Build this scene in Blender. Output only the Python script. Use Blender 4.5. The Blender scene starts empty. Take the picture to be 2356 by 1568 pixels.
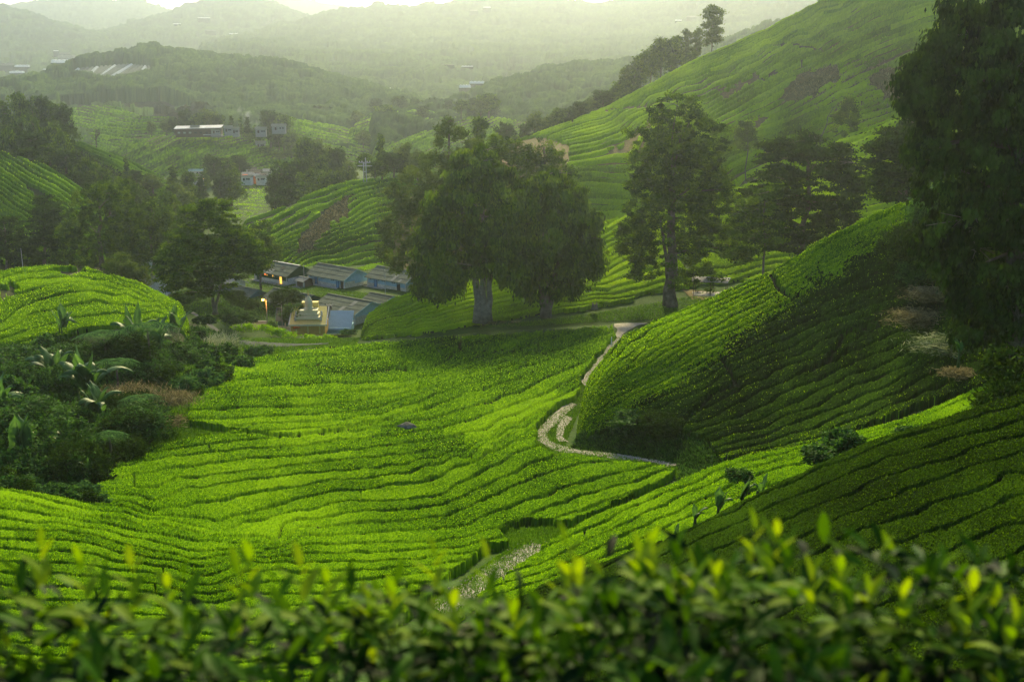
import bpy, math, random
import numpy as np
from math import radians, sin, cos, tan, pi
random.seed(7); rng = np.random.default_rng(7)
scene = bpy.context.scene
COL = scene.collection

# ------------------------------------------------ camera, sky, sun, exposure
F = 2618.0                      # focal length in units of a 2356 wide picture
TH = radians(14.6)              # downward pitch
CU, CV = 1178.0, 784.0
cam_d = bpy.data.cameras.new('camera'); cam = bpy.data.objects.new('camera', cam_d)
COL.objects.link(cam); scene.camera = cam
cam.location = (0, 0, 0); cam.rotation_euler = (radians(90) - TH, 0, 0)
cam_d.sensor_width = 36; cam_d.lens = 36 * F / 2356
cam_d.clip_start = 0.05; cam_d.clip_end = 30000
cam_d.dof.use_dof = True; cam_d.dof.focus_distance = 190; cam_d.dof.aperture_fstop = 2.2
SUN_AZ = radians(4.0)           # from +Y towards +X
SUN_EL = radians(31.0)
w = bpy.data.worlds.new('World'); scene.world = w; w.use_nodes = True
nt = w.node_tree
sky = nt.nodes.new('ShaderNodeTexSky'); sky.sky_type = 'NISHITA'; sky.sun_disc = False
sky.sun_elevation = SUN_EL; sky.sun_rotation = SUN_AZ
sky.altitude = 1400; sky.air_density = 1.0; sky.dust_density = 3.0; sky.ozone_density = 1.0
nt.links.new(sky.outputs[0], nt.nodes['Background'].inputs[0])
nt.nodes['Background'].inputs[1].default_value = 0.15
sd = bpy.data.lights.new('sun', 'SUN'); sun = bpy.data.objects.new('sun', sd); COL.objects.link(sun)
sd.energy = 4.8; sd.angle = radians(9.0); sd.color = (1.0, 0.83, 0.43)
# lamp looks along -Z: point it away from the sun position
from mathutils import Vector
sdir = Vector((sin(SUN_AZ) * cos(SUN_EL), cos(SUN_AZ) * cos(SUN_EL), sin(SUN_EL)))
sun.rotation_euler = (-sdir).to_track_quat('-Z', 'Y').to_euler()
scene.view_settings.view_transform = 'Standard'; scene.view_settings.look = 'None'
scene.view_settings.gamma = 1; scene.view_settings.exposure = 0.92
scene.cycles.volume_bounces = 1
scene.cycles.max_bounces = 8
scene.cycles.transparent_max_bounces = 8

# ------------------------------------------------ helpers
def tag(o, label=None, cat=None, group=None, kind=None):
    if label: o['label'] = label
    if cat: o['category'] = cat
    if group: o['group'] = group
    if kind: o['kind'] = kind
    return o

def P(u, v, Y):
    """picture point + forward distance in metres -> place in the world"""
    u = np.asarray(u, float); v = np.asarray(v, float); Y = np.asarray(Y, float)
    a = (u - CU) / F; b = (CV - v) / F
    y = cos(TH) + b * sin(TH); z = -sin(TH) + b * cos(TH)
    k = Y / y
    return np.stack([a * k, y * k, z * k], -1)

def proj(p):
    p = np.asarray(p, float)
    x, y, z = p[..., 0], p[..., 1], p[..., 2]
    d = y * cos(TH) - z * sin(TH); up = y * sin(TH) + z * cos(TH)
    return CU + F * x / d, CV - F * up / d

def tanv(v):
    b = (CV - v) / F
    return (-sin(TH) + b * cos(TH)) / (cos(TH) + b * sin(TH))

def plane_pt(u, v, z):
    return P(u, v, z / tanv(v))

def hashn(ix, iy, seed):
    h = (ix.astype(np.int64) * 374761393 + iy.astype(np.int64) * 668265263 + seed * 982451653) & 0x7fffffff
    h = (h ^ (h >> 13)) * 1274126177 & 0x7fffffff
    h = (h ^ (h >> 16)) & 0xffffff
    return h / float(0xffffff)

def vnoise(x, y, seed=0):
    x = np.asarray(x, float); y = np.asarray(y, float)
    ix = np.floor(x); iy = np.floor(y); fx = x - ix; fy = y - iy
    fx = fx * fx * (3 - 2 * fx); fy = fy * fy * (3 - 2 * fy)
    a = hashn(ix, iy, seed); b = hashn(ix + 1, iy, seed); c = hashn(ix, iy + 1, seed); d = hashn(ix + 1, iy + 1, seed)
    return (a + (b - a) * fx + (c - a) * fy + (a - b - c + d) * fx * fy) * 2 - 1

def fbm(x, y, seed=0, o=3):
    s = 0; a = 1; t = 0
    for i in range(o):
        s = s + a * vnoise(x * 2 ** i, y * 2 ** i, seed + i * 17); t += a; a *= .5
    return s / t

def worley(x, y, seed=0):
    ix = np.floor(x); iy = np.floor(y)
    best = np.full(x.shape, 9.0); hid = np.zeros(x.shape)
    for dx in (-1, 0, 1):
        for dy in (-1, 0, 1):
            cx = ix + dx; cy = iy + dy
            px = cx + hashn(cx, cy, seed); py = cy + hashn(cx, cy, seed + 5)
            r = .75 + .5 * hashn(cx, cy, seed + 9)
            d = ((x - px) ** 2 + (y - py) ** 2) / r
            m = d < best
            best = np.where(m, d, best); hid = np.where(m, hashn(cx, cy, seed + 3), hid)
    return best, hid

def inpoly(u, v, poly):
    p = np.array(poly, float); n = len(p); c = np.zeros(np.shape(u), bool)
    j = n - 1
    for i in range(n):
        xi, yi = p[i]; xj, yj = p[j]
        if yi != yj:
            t = ((yi > v) != (yj > v)) & (u < (xj - xi) * (v - yi) / (yj - yi) + xi)
            c ^= t
        j = i
    return c

def polydist(u, v, line):
    d = np.full(np.shape(u), 1e9)
    for (x0, y0), (x1, y1) in zip(line[:-1], line[1:]):
        L = (x1 - x0) ** 2 + (y1 - y0) ** 2 + 1e-9
        t = np.clip(((u - x0) * (x1 - x0) + (v - y0) * (y1 - y0)) / L, 0, 1)
        d = np.minimum(d, np.hypot(u - x0 - t * (x1 - x0), v - y0 - t * (y1 - y0)))
    return d

def mesh_obj(name, V, Fq, mat, parent=None, var=None, smooth=True, mats=None, midx=None):
    V = np.asarray(V, np.float32).reshape(-1, 3); Fq = np.asarray(Fq, np.int32)
    k = Fq.shape[1]; m = bpy.data.meshes.new(name)
    m.vertices.add(len(V)); m.vertices.foreach_set('co', V.ravel())
    m.loops.add(Fq.size); m.loops.foreach_set('vertex_index', Fq.ravel())
    m.polygons.add(len(Fq)); m.polygons.foreach_set('loop_start', np.arange(0, Fq.size, k, dtype=np.int32))
    try: m.polygons.foreach_set('loop_total', np.full(len(Fq), k, np.int32))
    except Exception: pass
    if var is not None:
        at = m.attributes.new('var', 'FLOAT', 'POINT'); at.data.foreach_set('value', np.asarray(var, np.float32).ravel())
    if smooth: m.polygons.foreach_set('use_smooth', np.ones(len(Fq), bool))
    for mm in (mats or [mat]): m.materials.append(mm)
    if midx is not None: m.polygons.foreach_set('material_index', np.asarray(midx, np.int32))
    m.update(calc_edges=True); m.validate()
    o = bpy.data.objects.new(name, m); COL.objects.link(o)
    if parent: o.parent = parent
    return o

def empty(name, loc=(0, 0, 0), rz=0):
    o = bpy.data.objects.new(name, None); COL.objects.link(o); o.location = loc; o.rotation_euler = (0, 0, rz)
    o.empty_display_size = .3
    return o

class MB:
    """collects boxes, prisms, tubes into one mesh (faces may be any polygon)"""
    def __init__(s): s.v = []; s.f = []; s.mi = []
    def poly(s, pts, faces, mi=0):
        n = len(s.v); s.v += [tuple(p) for p in pts]; s.f += [tuple(i + n for i in f) for f in faces]; s.mi += [mi] * len(faces)
    def box(s, c, d, rz=0, mi=0, tilt=None):
        x, y, z = [k / 2 for k in d]; pts = []
        for sx, sy, sz in [(-1,-1,-1),(1,-1,-1),(1,1,-1),(-1,1,-1),(-1,-1,1),(1,-1,1),(1,1,1),(-1,1,1)]:
            p = Vector((sx*x, sy*y, sz*z))
            if tilt: p.rotate(tilt)
            q = Vector((p.x*cos(rz)-p.y*sin(rz), p.x*sin(rz)+p.y*cos(rz), p.z))
            pts.append((c[0]+q.x, c[1]+q.y, c[2]+q.z))
        s.poly(pts, [(0,3,2,1),(4,5,6,7),(0,1,5,4),(1,2,6,5),(2,3,7,6),(3,0,4,7)], mi)
    def tube(s, path, rad, n=8, mi=0, cap=True):
        path = [Vector(p) for p in path]; rad = rad if hasattr(rad, '__len__') else [rad]*len(path)
        pts = []; fs = []
        for i, p in enumerate(path):
            t = (path[min(i+1, len(path)-1)] - path[max(i-1, 0)]).normalized()
            a = t.cross(Vector((0.13, 1, 0.07))); 
            if a.length < .1: a = t.cross(Vector((1, 0, 0)))
            a.normalize(); b = t.cross(a)
            for k in range(n):
                q = p + (a*cos(2*pi*k/n) + b*sin(2*pi*k/n))*rad[i]; pts.append(q)
        for i in range(len(path)-1):
            for k in range(n):
                fs.append((i*n+k, i*n+(k+1)%n, (i+1)*n+(k+1)%n, (i+1)*n+k))
        if cap: fs.append(tuple(range(n))[::-1]); fs.append(tuple(range((len(path)-1)*n, len(path)*n)))
        s.poly(pts, fs, mi)
    def lathe(s, c, prof, n=16, mi=0):
        pts = []; fs = []
        for r, z in prof:
            for k in range(n): pts.append((c[0]+r*cos(2*pi*k/n), c[1]+r*sin(2*pi*k/n), c[2]+z))
        for i in range(len(prof)-1):
            for k in range(n): fs.append((i*n+k, i*n+(k+1)%n, (i+1)*n+(k+1)%n, (i+1)*n+k))
        fs.append(tuple(range(n))[::-1]); fs.append(tuple(range((len(prof)-1)*n, len(prof)*n)))
        s.poly(pts, fs, mi)
    def build(s, name, mat, parent=None, smooth=False):
        m = bpy.data.meshes.new(name); m.from_pydata([tuple(p) for p in s.v], [], s.f)
        for mm in (mat if isinstance(mat, list) else [mat]): m.materials.append(mm)
        m.polygons.foreach_set('material_index', s.mi)
        if smooth: m.polygons.foreach_set('use_smooth', [True]*len(m.polygons))
        m.update(); o = bpy.data.objects.new(name, m); COL.objects.link(o)
        if parent: o.parent = parent
        return o

# ------------------------------------------------ materials
def newmat(name):
    m = bpy.data.materials.new(name); m.use_nodes = True
    n = m.node_tree; n.nodes.clear(); out = n.nodes.new('ShaderNodeOutputMaterial')
    return m, n, out

def ramp(n, fac, cols):
    r = n.nodes.new('ShaderNodeValToRGB'); e = r.color_ramp.elements
    while len(e) < len(cols): e.new(.5)
    for i, (p, c) in enumerate(cols): e[i].position = p; e[i].color = (*c, 1)
    n.links.new(fac, r.inputs[0]); return r.outputs[0]

def noise(n, scale, detail=3, coord='Object', rough=.55):
    tc = n.nodes.new('ShaderNodeTexCoord'); t = n.nodes.new('ShaderNodeTexNoise')
    t.inputs['Scale'].default_value = scale; t.inputs['Detail'].default_value = detail; t.inputs['Roughness'].default_value = rough
    n.links.new(tc.outputs[coord], t.inputs['Vector']); return t.outputs['Fac']

def mixf(n, a, b, f):
    m = n.nodes.new('ShaderNodeMath'); m.operation = 'MULTIPLY'; n.links.new(a, m.inputs[0]); m.inputs[1].default_value = f
    k = n.nodes.new('ShaderNodeMath'); k.operation = 'MULTIPLY_ADD'; n.links.new(b, k.inputs[0]); k.inputs[1].default_value = 1 - f
    n.links.new(m.outputs[0], k.inputs[2]); return k.outputs[0]

def leafmat(name, dark, mid, light, trans=.35, scale=.4, rough=.8, spec=.0, ncoord='Object'):
    """foliage: diffuse + translucent + a little gloss; colour from per-leaf value and soft noise"""
    m, n, out = newmat(name)
    at = n.nodes.new('ShaderNodeAttribute'); at.attribute_name = 'var'
    f = mixf(n, at.outputs['Fac'], noise(n, scale, 2), .6)
    c = ramp(n, f, [(.27, dark), (.5, mid), (.76, light)])
    p = n.nodes.new('ShaderNodeBsdfPrincipled'); n.links.new(c, p.inputs['Base Color'])
    p.inputs['Roughness'].default_value = rough; p.inputs['Specular IOR Level'].default_value = spec
    t = n.nodes.new('ShaderNodeBsdfTranslucent')
    hs = n.nodes.new('ShaderNodeHueSaturation'); hs.inputs['Hue'].default_value = .485; hs.inputs['Saturation'].default_value = 1.1; hs.inputs['Value'].default_value = 1.5
    n.links.new(c, hs.inputs['Color']); n.links.new(hs.outputs[0], t.inputs[0])
    mx = n.nodes.new('ShaderNodeMixShader'); mx.inputs[0].default_value = trans
    n.links.new(p.outputs[0], mx.inputs[1]); n.links.new(t.outputs[0], mx.inputs[2]); n.links.new(mx.outputs[0], out.inputs[0])
    return m

def surf(name, cols, scale=1.0, rough=.8, spec=.2, bump=0.0, bscale=8, detail=4, metal=0, emit=None, scale2=None):
    m, n, out = newmat(name)
    p = n.nodes.new('ShaderNodeBsdfPrincipled'); p.inputs['Roughness'].default_value = rough
    p.inputs['Specular IOR Level'].default_value = spec; p.inputs['Metallic'].default_value = metal
    f = noise(n, scale, detail, rough=.65)
    if scale2: f = mixf(n, f, noise(n, scale2, 2), .5)
    k = len(cols)
    c = ramp(n, f, [(.3 + .4 * i / max(1, k - 1), c) for i, c in enumerate(cols)])
    n.links.new(c, p.inputs['Base Color'])
    if bump:
        b = n.nodes.new('ShaderNodeBump'); b.inputs['Strength'].default_value = bump; b.inputs['Distance'].default_value = .3
        n.links.new(noise(n, bscale, 4), b.inputs['Height']); n.links.new(b.outputs[0], p.inputs['Normal'])
    if emit:
        p.inputs['Emission Color'].default_value = (*emit[:3], 1); p.inputs['Emission Strength'].default_value = emit[3]
    n.links.new(p.outputs[0], out.inputs[0]); return m

M = {}
M['tea'] = leafmat('tea_leaf', (.013, .042, .002), (.068, .168, .003), (.18, .34, .006), .34, .06, spec=0)
M['tea_sunlit'] = leafmat('tea_leaf_sunlit', (.030, .075, .003), (.165, .300, .004), (.36, .54, .008), .38, .06)  # brighter tea: sunlight on hillside and roadside slope put into the leaf colour
M['tea_dark'] = leafmat('tea_leaf_old_shade', (.008, .014, .003), (.016, .036, .003), (.040, .088, .005), .2, .08, spec=0)  # older leaf; flank shade and corner darkening are painted in as well
M['shoot'] = leafmat('tea_shoot', (.09, .21, .003), (.18, .38, .005), (.30, .54, .01), .45, .05, spec=0)
M['shoot_dark'] = leafmat('tea_shoot_old_shade', (.012, .028, .003), (.030, .070, .005), (.07, .15, .008), .30, .05, spec=0)  # older shoots, with the near slope's darkening painted into the colour
M['forest'] = leafmat('forest_leaf', (.006, .016, .005), (.022, .052, .012), (.065, .115, .022), .0, .012)
M['tree'] = leafmat('tree_leaf', (.014, .036, .004), (.052, .108, .008), (.15, .25, .018), .22, .10)
M['tree_light'] = leafmat('tree_leaf_pale', (.035, .065, .012), (.075, .125, .02), (.13, .19, .03), .28, .12)
M['tree_dark'] = leafmat('tree_leaf_dark', (.010, .024, .004), (.028, .060, .007), (.065, .12, .014), .15, .2)
M['bush'] = leafmat('bush_leaf', (.012, .036, .007), (.034, .090, .014), (.08, .19, .028), .22, .5, rough=.7, spec=.03)
M['banana'] = leafmat('banana_leaf', (.022, .065, .016), (.050, .125, .025), (.11, .22, .05), .35, .6, rough=.5, spec=.2)
M['fern'] = leafmat('fern_leaf', (.02, .055, .018), (.05, .12, .03), (.10, .20, .05), .25, .6)
M['reed'] = leafmat('reed_leaf', (.06, .10, .035), (.12, .17, .07), (.30, .34, .20), .3, .8)
M['dry'] = leafmat('dry_grass', (.07, .07, .028), (.16, .145, .065), (.32, .29, .14), .2, .8)
M['grass'] = leafmat('grass', (.035, .095, .006), (.08, .20, .010), (.15, .29, .03), .2, .3)
M['bark'] = surf('bark', [(.05, .04, .03), (.12, .10, .075), (.22, .19, .15)], .8, .9, .1, .6, 6)
M['bark_pale'] = surf('bark_pale', [(.10, .09, .06), (.19, .17, .125), (.28, .26, .20)], 1.2, .85, .1, .5, 8)
M['stem'] = surf('tea_stem_shade', [(.012, .014, .005), (.022, .028, .008), (.035, .032, .014)], .5, .95, 0)  # dark stems; the colour also paints the shade down in the furrows
M['soil'] = surf('hill_soil', [(.020, .026, .009), (.040, .055, .014), (.065, .060, .026)], .08, .95, .1, .5, 3, scale2=1.5)
M['soil_bare'] = surf('hill_soil_bare', [(.05, .060, .016), (.11, .090, .030), (.24, .14, .05)], .05, .95, .1, .5, 3, scale2=1.2)
M['turf'] = surf('ground_turf', [(.012, .034, .004), (.028, .072, .005), (.055, .085, .014)], .12, .95, .1, .6, 4, scale2=2.0)
M['under'] = surf('undergrowth_soil', [(.008, .016, .006), (.018, .030, .010), (.035, .035, .018)], .2, .95, .1, .6, 4)
# ------------------------------------------------ terrain layers
def gsm(a, s=1.6):
    k = np.exp(-.5 * (np.arange(-6, 7) / s) ** 2); k /= k.sum()
    return np.convolve(np.pad(a, 6, 'edge'), k, 'valid')

class Layer:
    """a slope given by lines of known picture place and distance, foot first, crest last"""
    def __init__(s, polys, u0, u1, sm=1.6):
        s.u0, s.u1 = u0, u1; s.ug = np.arange(u0, u1 + 8, 8.0)
        s.vk = []; s.qk = []
        for pl in polys:
            p = np.array(pl, float)
            s.vk.append(gsm(np.interp(s.ug, p[:, 0], p[:, 1]), sm)); s.qk.append(gsm(np.interp(s.ug, p[:, 0], 1 / p[:, 2]), sm))
        s.vk = np.array(s.vk); s.qk = np.array(s.qk)
        for i in range(len(s.vk) - 2, -1, -1): s.vk[i] = np.maximum(s.vk[i], s.vk[i + 1] + 1.5)
    def ridge(s, u): return np.interp(u, s.ug, s.vk[-1])
    def foot(s, u): return np.interp(u, s.ug, s.vk[0])
    def Y(s, u, v):
        u = np.asarray(u, float); v = np.asarray(v, float); sh = np.broadcast(u, v).shape
        u = np.broadcast_to(u, sh).ravel(); v = np.broadcast_to(v, sh).ravel()
        K = len(s.vk)
        t = np.array([-np.interp(u, s.ug, s.vk[k]) for k in range(K)]); q = np.array([np.interp(u, s.ug, s.qk[k]) for k in range(K)])
        h = np.diff(t, axis=0); d = np.diff(q, axis=0) / h
        m = np.zeros_like(q); m[0] = d[0]; m[-1] = d[-1]
        for k in range(1, K - 1):
            w1 = 2 * h[k] + h[k - 1]; w2 = h[k] + 2 * h[k - 1]
            ok = d[k] * d[k - 1] > 0
            den = np.where(ok, w1 / np.where(ok, d[k - 1], 1) + w2 / np.where(ok, d[k], 1), 1)
            m[k] = np.where(ok, (w1 + w2) / den, 0)
        x = -v; out = np.zeros_like(x)
        for k in range(K - 1):
            sel = (x >= t[k]) if k else np.ones_like(x, bool)
            r = (x - t[k]) / h[k]
            lo = r < 0; hi = (r > 1) if k == K - 2 else np.zeros_like(lo)
            rc = np.clip(r, 0, 1); r2 = rc * rc; r3 = r2 * rc
            val = (2*r3 - 3*r2 + 1) * q[k] + (r3 - 2*r2 + rc) * h[k] * m[k] + (-2*r3 + 3*r2) * q[k+1] + (r3 - r2) * h[k] * m[k+1]
            val = np.where(lo, q[k] + (x - t[k]) * m[k], val); val = np.where(hi, q[k+1] + (x - t[k+1]) * m[k+1], val)
            out = np.where(sel, val, out)
        return (1 / np.maximum(out, 1e-5)).reshape(sh)
    def top(s, u, v): return P(u, v, s.Y(u, v))

DROP = .85                       # tea canopy height above the soil
GROUND_PTS = []
SK = [(1.012, 1.5), (1.04, 5), (1.09, 14), (1.2, 34), (1.4, 70)]

def grid_of(layer, us, n, vb, vt, skirt=True, nsk=5, dskirt=1.0):
    t = np.linspace(0, 1, n)[:, None]
    U = np.broadcast_to(us[None, :], (n, len(us))).copy(); V = vb[None] + (vt - vb)[None] * t
    Yv = layer.Y(U, V); nr = n
    if skirt:
        R = layer.ridge(us); Yr = Yv[-1]
        sU = []; sV = []; sY = []
        for f, dv in SK[:nsk]:
            sU.append(us); sV.append(V[-1] + dv * dskirt); sY.append(Yr * f)
        U = np.vstack([U, sU]); V = np.vstack([V, sV]); Yv = np.vstack([Yv, sY])
    return U, V, Yv, nr

def sink(layer, U, Yv):
    """slopes that end inside the view dive into the ground at their ends"""
    s = np.zeros(U.shape)
    for e, sg in ((layer.u0, 1), (layer.u1, -1)):
        if -50 < e < 2400:
            r = np.clip(1 - (U - e) * sg / 70.0, 0, 1); s = s + r * r * Yv * .16
    return s

def quads(nr, nc, keep=None):
    i = np.arange(nr * nc).reshape(nr, nc)
    f = np.stack([i[:-1, :-1], i[:-1, 1:], i[1:, 1:], i[1:, :-1]], -1)
    if keep is not None:
        k = keep[:-1, :-1] | keep[:-1, 1:] | keep[1:, 1:] | keep[1:, :-1]; return f[k]
    return f.reshape(-1, 4)

def compact(V, Fq, *attrs):
    used = np.zeros(len(V), bool); used[Fq.ravel()] = True
    idx = np.cumsum(used) - 1
    return (V[used], idx[Fq]) + tuple(a[used] for a in attrs)

def ground(layer, name, mat, label, drop=DROP, d=8, skirt=True, dskirt=1.0, rough=.12):
    us = np.arange(layer.u0, layer.u1 + d, d).astype(float)
    vb = layer.foot(us); vt = layer.ridge(us); n = int(max(8, np.max(vb - vt) / d)) + 1
    U, V, Yv, nr = grid_of(layer, us, n, vb, vt, skirt, 5, dskirt)
    p = P(U, V, Yv); p[..., 2] -= drop + sink(layer, U, Yv)
    p[..., 2] += rough * fbm(p[..., 0] / 4, p[..., 1] / 4, 3) * (np.clip(Yv / 200, .5, 4))
    low = p[:1].copy(); low[..., 2] -= 12; low[..., 1] -= 1.5; q = np.concatenate([low, p])
    o = mesh_obj(name, q.reshape(-1, 3), quads(*q.shape[:2]), mat)
    tag(o, label, kind='structure')
    GROUND_PTS.append(p.reshape(-1, 3)); return o

def gz(x, y, span=None):
    """ground height at x, y: highest of all slopes there"""
    best = None
    for g in GROUND_PTS:
        d = (g[:, 0] - x) ** 2 + (g[:, 1] - y) ** 2; i = np.argpartition(d, 4)[:4]
        lim = max(6, .03 * abs(y)) ** 2
        if d[i].min() < lim:
            w_ = 1 / (d[i] + .01); z = float((g[i, 2] * w_).sum() / w_.sum())
            if best is None or z > best: best = z
    return best if best is not None else -60.0

def gpt(layer, u, v, drop=DROP):
    """point of the soil of a slope that shows at picture point u, v"""
    vv = np.asarray(v, float) * 1.0; u = np.asarray(u, float)
    for _ in range(4):
        p = layer.top(u, vv); p[..., 2] -= drop; pu, pv = proj(p); vv = vv - (pv - v)
    return p

class RowField:
    def __init__(s, guides, ws=.3, seed=1, lin=None, k=1.0):
        s.kk = k
        s.lin = lin; s.ws = ws; s.seed = seed
        if lin: return
        X = []; f = []
        for val, pts in guides:
            p = np.array(pts, float)
            seg = np.hypot(*np.diff(p, axis=0).T); L = np.concatenate([[0], np.cumsum(seg)]); k = max(2, int(L[-1] / 70) + 1)
            for l in np.linspace(0, L[-1], k): X.append((np.interp(l, L, p[:, 0]), np.interp(l, L, p[:, 1]))); f.append(val)
        X = np.array(X) / 100; n = len(X); f = np.array(f, float)
        d = np.hypot(X[:, None, 0] - X[None, :, 0], X[:, None, 1] - X[None, :, 1])
        A = np.zeros((n + 3, n + 3)); A[:n, :n] = s.k(d) + np.eye(n) * .002; A[:n, n] = 1; A[:n, n + 1:] = X; A[n, :n] = 1; A[n + 1:, :n] = X.T
        s.c = np.linalg.solve(A, np.concatenate([f, [0, 0, 0]])); s.X = X
    def k(s, d): return np.where(d > 0, d * d * np.log(d + 1e-9), 0)
    def __call__(s, u, v):
        if s.lin: r = s.lin(u, v)
        else:
            x = u / 100; y = v / 100; r = s.c[-3] + s.c[-2] * x + s.c[-1] * y
            for i in range(len(s.X)): r = r + s.c[i] * s.k(np.hypot(x - s.X[i, 0], y - s.X[i, 1]))
        r = r * s.kk
        return r + s.ws * vnoise(u / 70, v / 30, s.seed) + s.ws * .35 * vnoise(u / 22, v / 12, s.seed + 2)

def tea(layer, name, poly, field, label, du=2.3, gap=.10, depth=DROP, breaks=(), bw=5, bare=(), mat='tea', shoots=0, smat='shoot',
        jag=6, over=True, seed=1, ssz=.00105, grain=1.0, cross=.0, old_shade=None, hcut=.5):
    P0 = np.array(poly, float)
    us = np.arange(max(layer.u0, P0[:, 0].min() - jag), min(layer.u1, P0[:, 0].max() + jag), du)
    vt = np.maximum(layer.ridge(us), P0[:, 1].min() - jag); vb = np.minimum(np.maximum(layer.foot(us), vt + 2), P0[:, 1].max() + jag)
    vb = np.maximum(vb, vt + .5)
    onridge = layer.ridge(us) >= P0[:, 1].min() - jag - .1
    n = int(np.max(vb - vt) / (du * .92)) + 2
    U, V, Yv, nr = grid_of(layer, us, n, vb, vt, True, 3)
    Uc = U; Vc = V.copy(); Vc[nr:] = V[nr - 1]
    wob = jag * fbm(U / 14, V / 9, seed + 40, 2)
    keep = inpoly(Uc + wob, Vc + wob * .6, poly)
    wb = 13 * fbm(U / 26, Vc / 15, seed + 44, 3)
    for b in bare: keep &= ~inpoly(Uc + wb + wob, Vc + wb * .7, b)
    keep[nr:] &= onridge[None, :]
    phi = field(U, Vc); fr = phi - np.floor(phi); row = np.floor(phi)
    g = gap * (1 + .6 * vnoise(U / 40, V / 20, seed + 7))
    dd = np.minimum(fr, 1 - fr)
    prof = np.clip(dd / g, 0, 1) ** .8
    dome = .86 + .14 * np.sqrt(np.clip(1 - (2 * fr - 1) ** 2, 0, 1))
    if cross > 0:                # short gaps across single rows
        cn = hashn(np.floor(U / 55 + hashn(row, row * 0, seed) * 9), row, seed + 3)
        cf = (U / 55 + hashn(row, row * 0, seed) * 9) % 1
        prof = np.where((cn < cross) & (cf < .07), prof * .55, prof)
    for b in breaks:
        db = polydist(U + wob * .5, V + wob * .3, b); prof = np.minimum(prof, np.clip((db + 3 * vnoise(U / 7, V / 5, 3) - bw * .25) / (bw * .5), .3, 1))
    h = prof * dome
    p = P(U, V, Yv)
    px = Yv / F * 2.3                                    # metres per mesh step
    bump = .06 * vnoise(p[..., 0] / .9, p[..., 1] / .9, seed) + .09 * vnoise(p[..., 0] / 3.3, p[..., 1] / 3.3, seed + 1)
    r1 = rng.uniform(-1, 1, U.shape); r2 = rng.uniform(-1, 1, U.shape)
    gr = np.minimum(px * .8, .24) * grain
    z = (h - 1) * depth * (1 + .5 * np.clip((Yv - 150) / 400, 0, 1)) + (bump + gr * r1) * np.clip(h * 1.3, 0, 1)
    z = np.where(keep, z, -depth - .15)
    p[..., 2] -= sink(layer, U, Yv)
    p[..., 2] += z; p[..., 0] += gr * .4 * r2 * h; p[nr:, :, 2] -= .1
    rowtone = hashn(row, np.floor(row * 0 + U / 260 + hashn(row, row * 0, seed + 8)), seed + 2)
    var = np.clip(.12 + .26 * (1 - grain) + (.05 + .50 * grain) * rng.uniform(0, 1, U.shape) + .32 * rowtone + .30 * fbm(U / 130, V / 70, seed + 5, 3), 0, 1)
    q = quads(*U.shape, keep=keep)
    hh = np.where(keep, h, 0).ravel(); kk = keep.ravel(); fm = ((hh[q].mean(-1) < hcut) & kk[q].all(-1)).astype(np.int32)  # low faces take the stem colour, which paints shade into the furrows
    if old_shade is not None:
        ow = 22 * fbm(U / 60, V / 30, seed + 50, 2) + rng.normal(0, 13, U.shape); oo = inpoly(U + ow, V + ow * .7, old_shade); oo = oo & (rng.uniform(0, 1, U.shape) < .93)  # older bushes whose dark leaf colour also paints the shaded flank
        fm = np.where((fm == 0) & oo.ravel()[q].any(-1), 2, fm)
    Vv, Fq, va = compact(p.reshape(-1, 3), q, var.ravel())
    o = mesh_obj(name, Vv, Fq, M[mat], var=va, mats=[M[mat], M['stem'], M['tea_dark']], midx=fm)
    tag(o, label, 'tea bushes', kind='stuff')
    if shoots:
        inn = keep.copy(); inn[nr:] = False; inn &= (h > .9) & (~oo if old_shade is not None else True) & (U > -40) & (U < 2400)
        idx = np.flatnonzero(inn.ravel()); w_ = (rng.uniform(0, 1, len(idx)) < 1)
        idx = rng.choice(idx, min(shoots, len(idx)), replace=False)
        base = p.reshape(-1, 3)[idx]; yy = Yv.ravel()[idx]
        s = np.maximum(.07, yy * ssz) * rng.uniform(.6, 1.5, len(idx))
        add_blades(name + '_tips' if False else 'shoots', base, s, s * .55, o, M[smat], up=1.0, spread=.9)
    return o

def add_blades(name, base, L, W, parent, mat, up=1.0, spread=.6, var=None, droop=0):
    """one two-face blade per base point"""
    n = len(base); az = rng.uniform(0, 2 * pi, n); t = rng.normal(0, spread, (n, 2))
    d = np.stack([t[:, 0], t[:, 1], np.full(n, up)], -1); d /= np.linalg.norm(d, axis=1)[:, None]
    s = np.stack([np.cos(az), np.sin(az), np.zeros(n)], -1)
    L = np.asarray(L)[:, None] * np.ones((n, 1)); W = np.asarray(W)[:, None] * np.ones((n, 1))
    a = base - d * L * .15; b = base + d * L * .45 + s * W * .5; c = base + d * L; e = base + d * L * .45 - s * W * .5
    V = np.stack([a, b, c, e], 1).reshape(-1, 3); Fq = np.arange(4 * n).reshape(-1, 4)
    va = np.repeat(rng.uniform(.1, 1, n) if var is None else var, 4)
    return mesh_obj(name, V, Fq, mat, parent, var=va, smooth=False)

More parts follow.
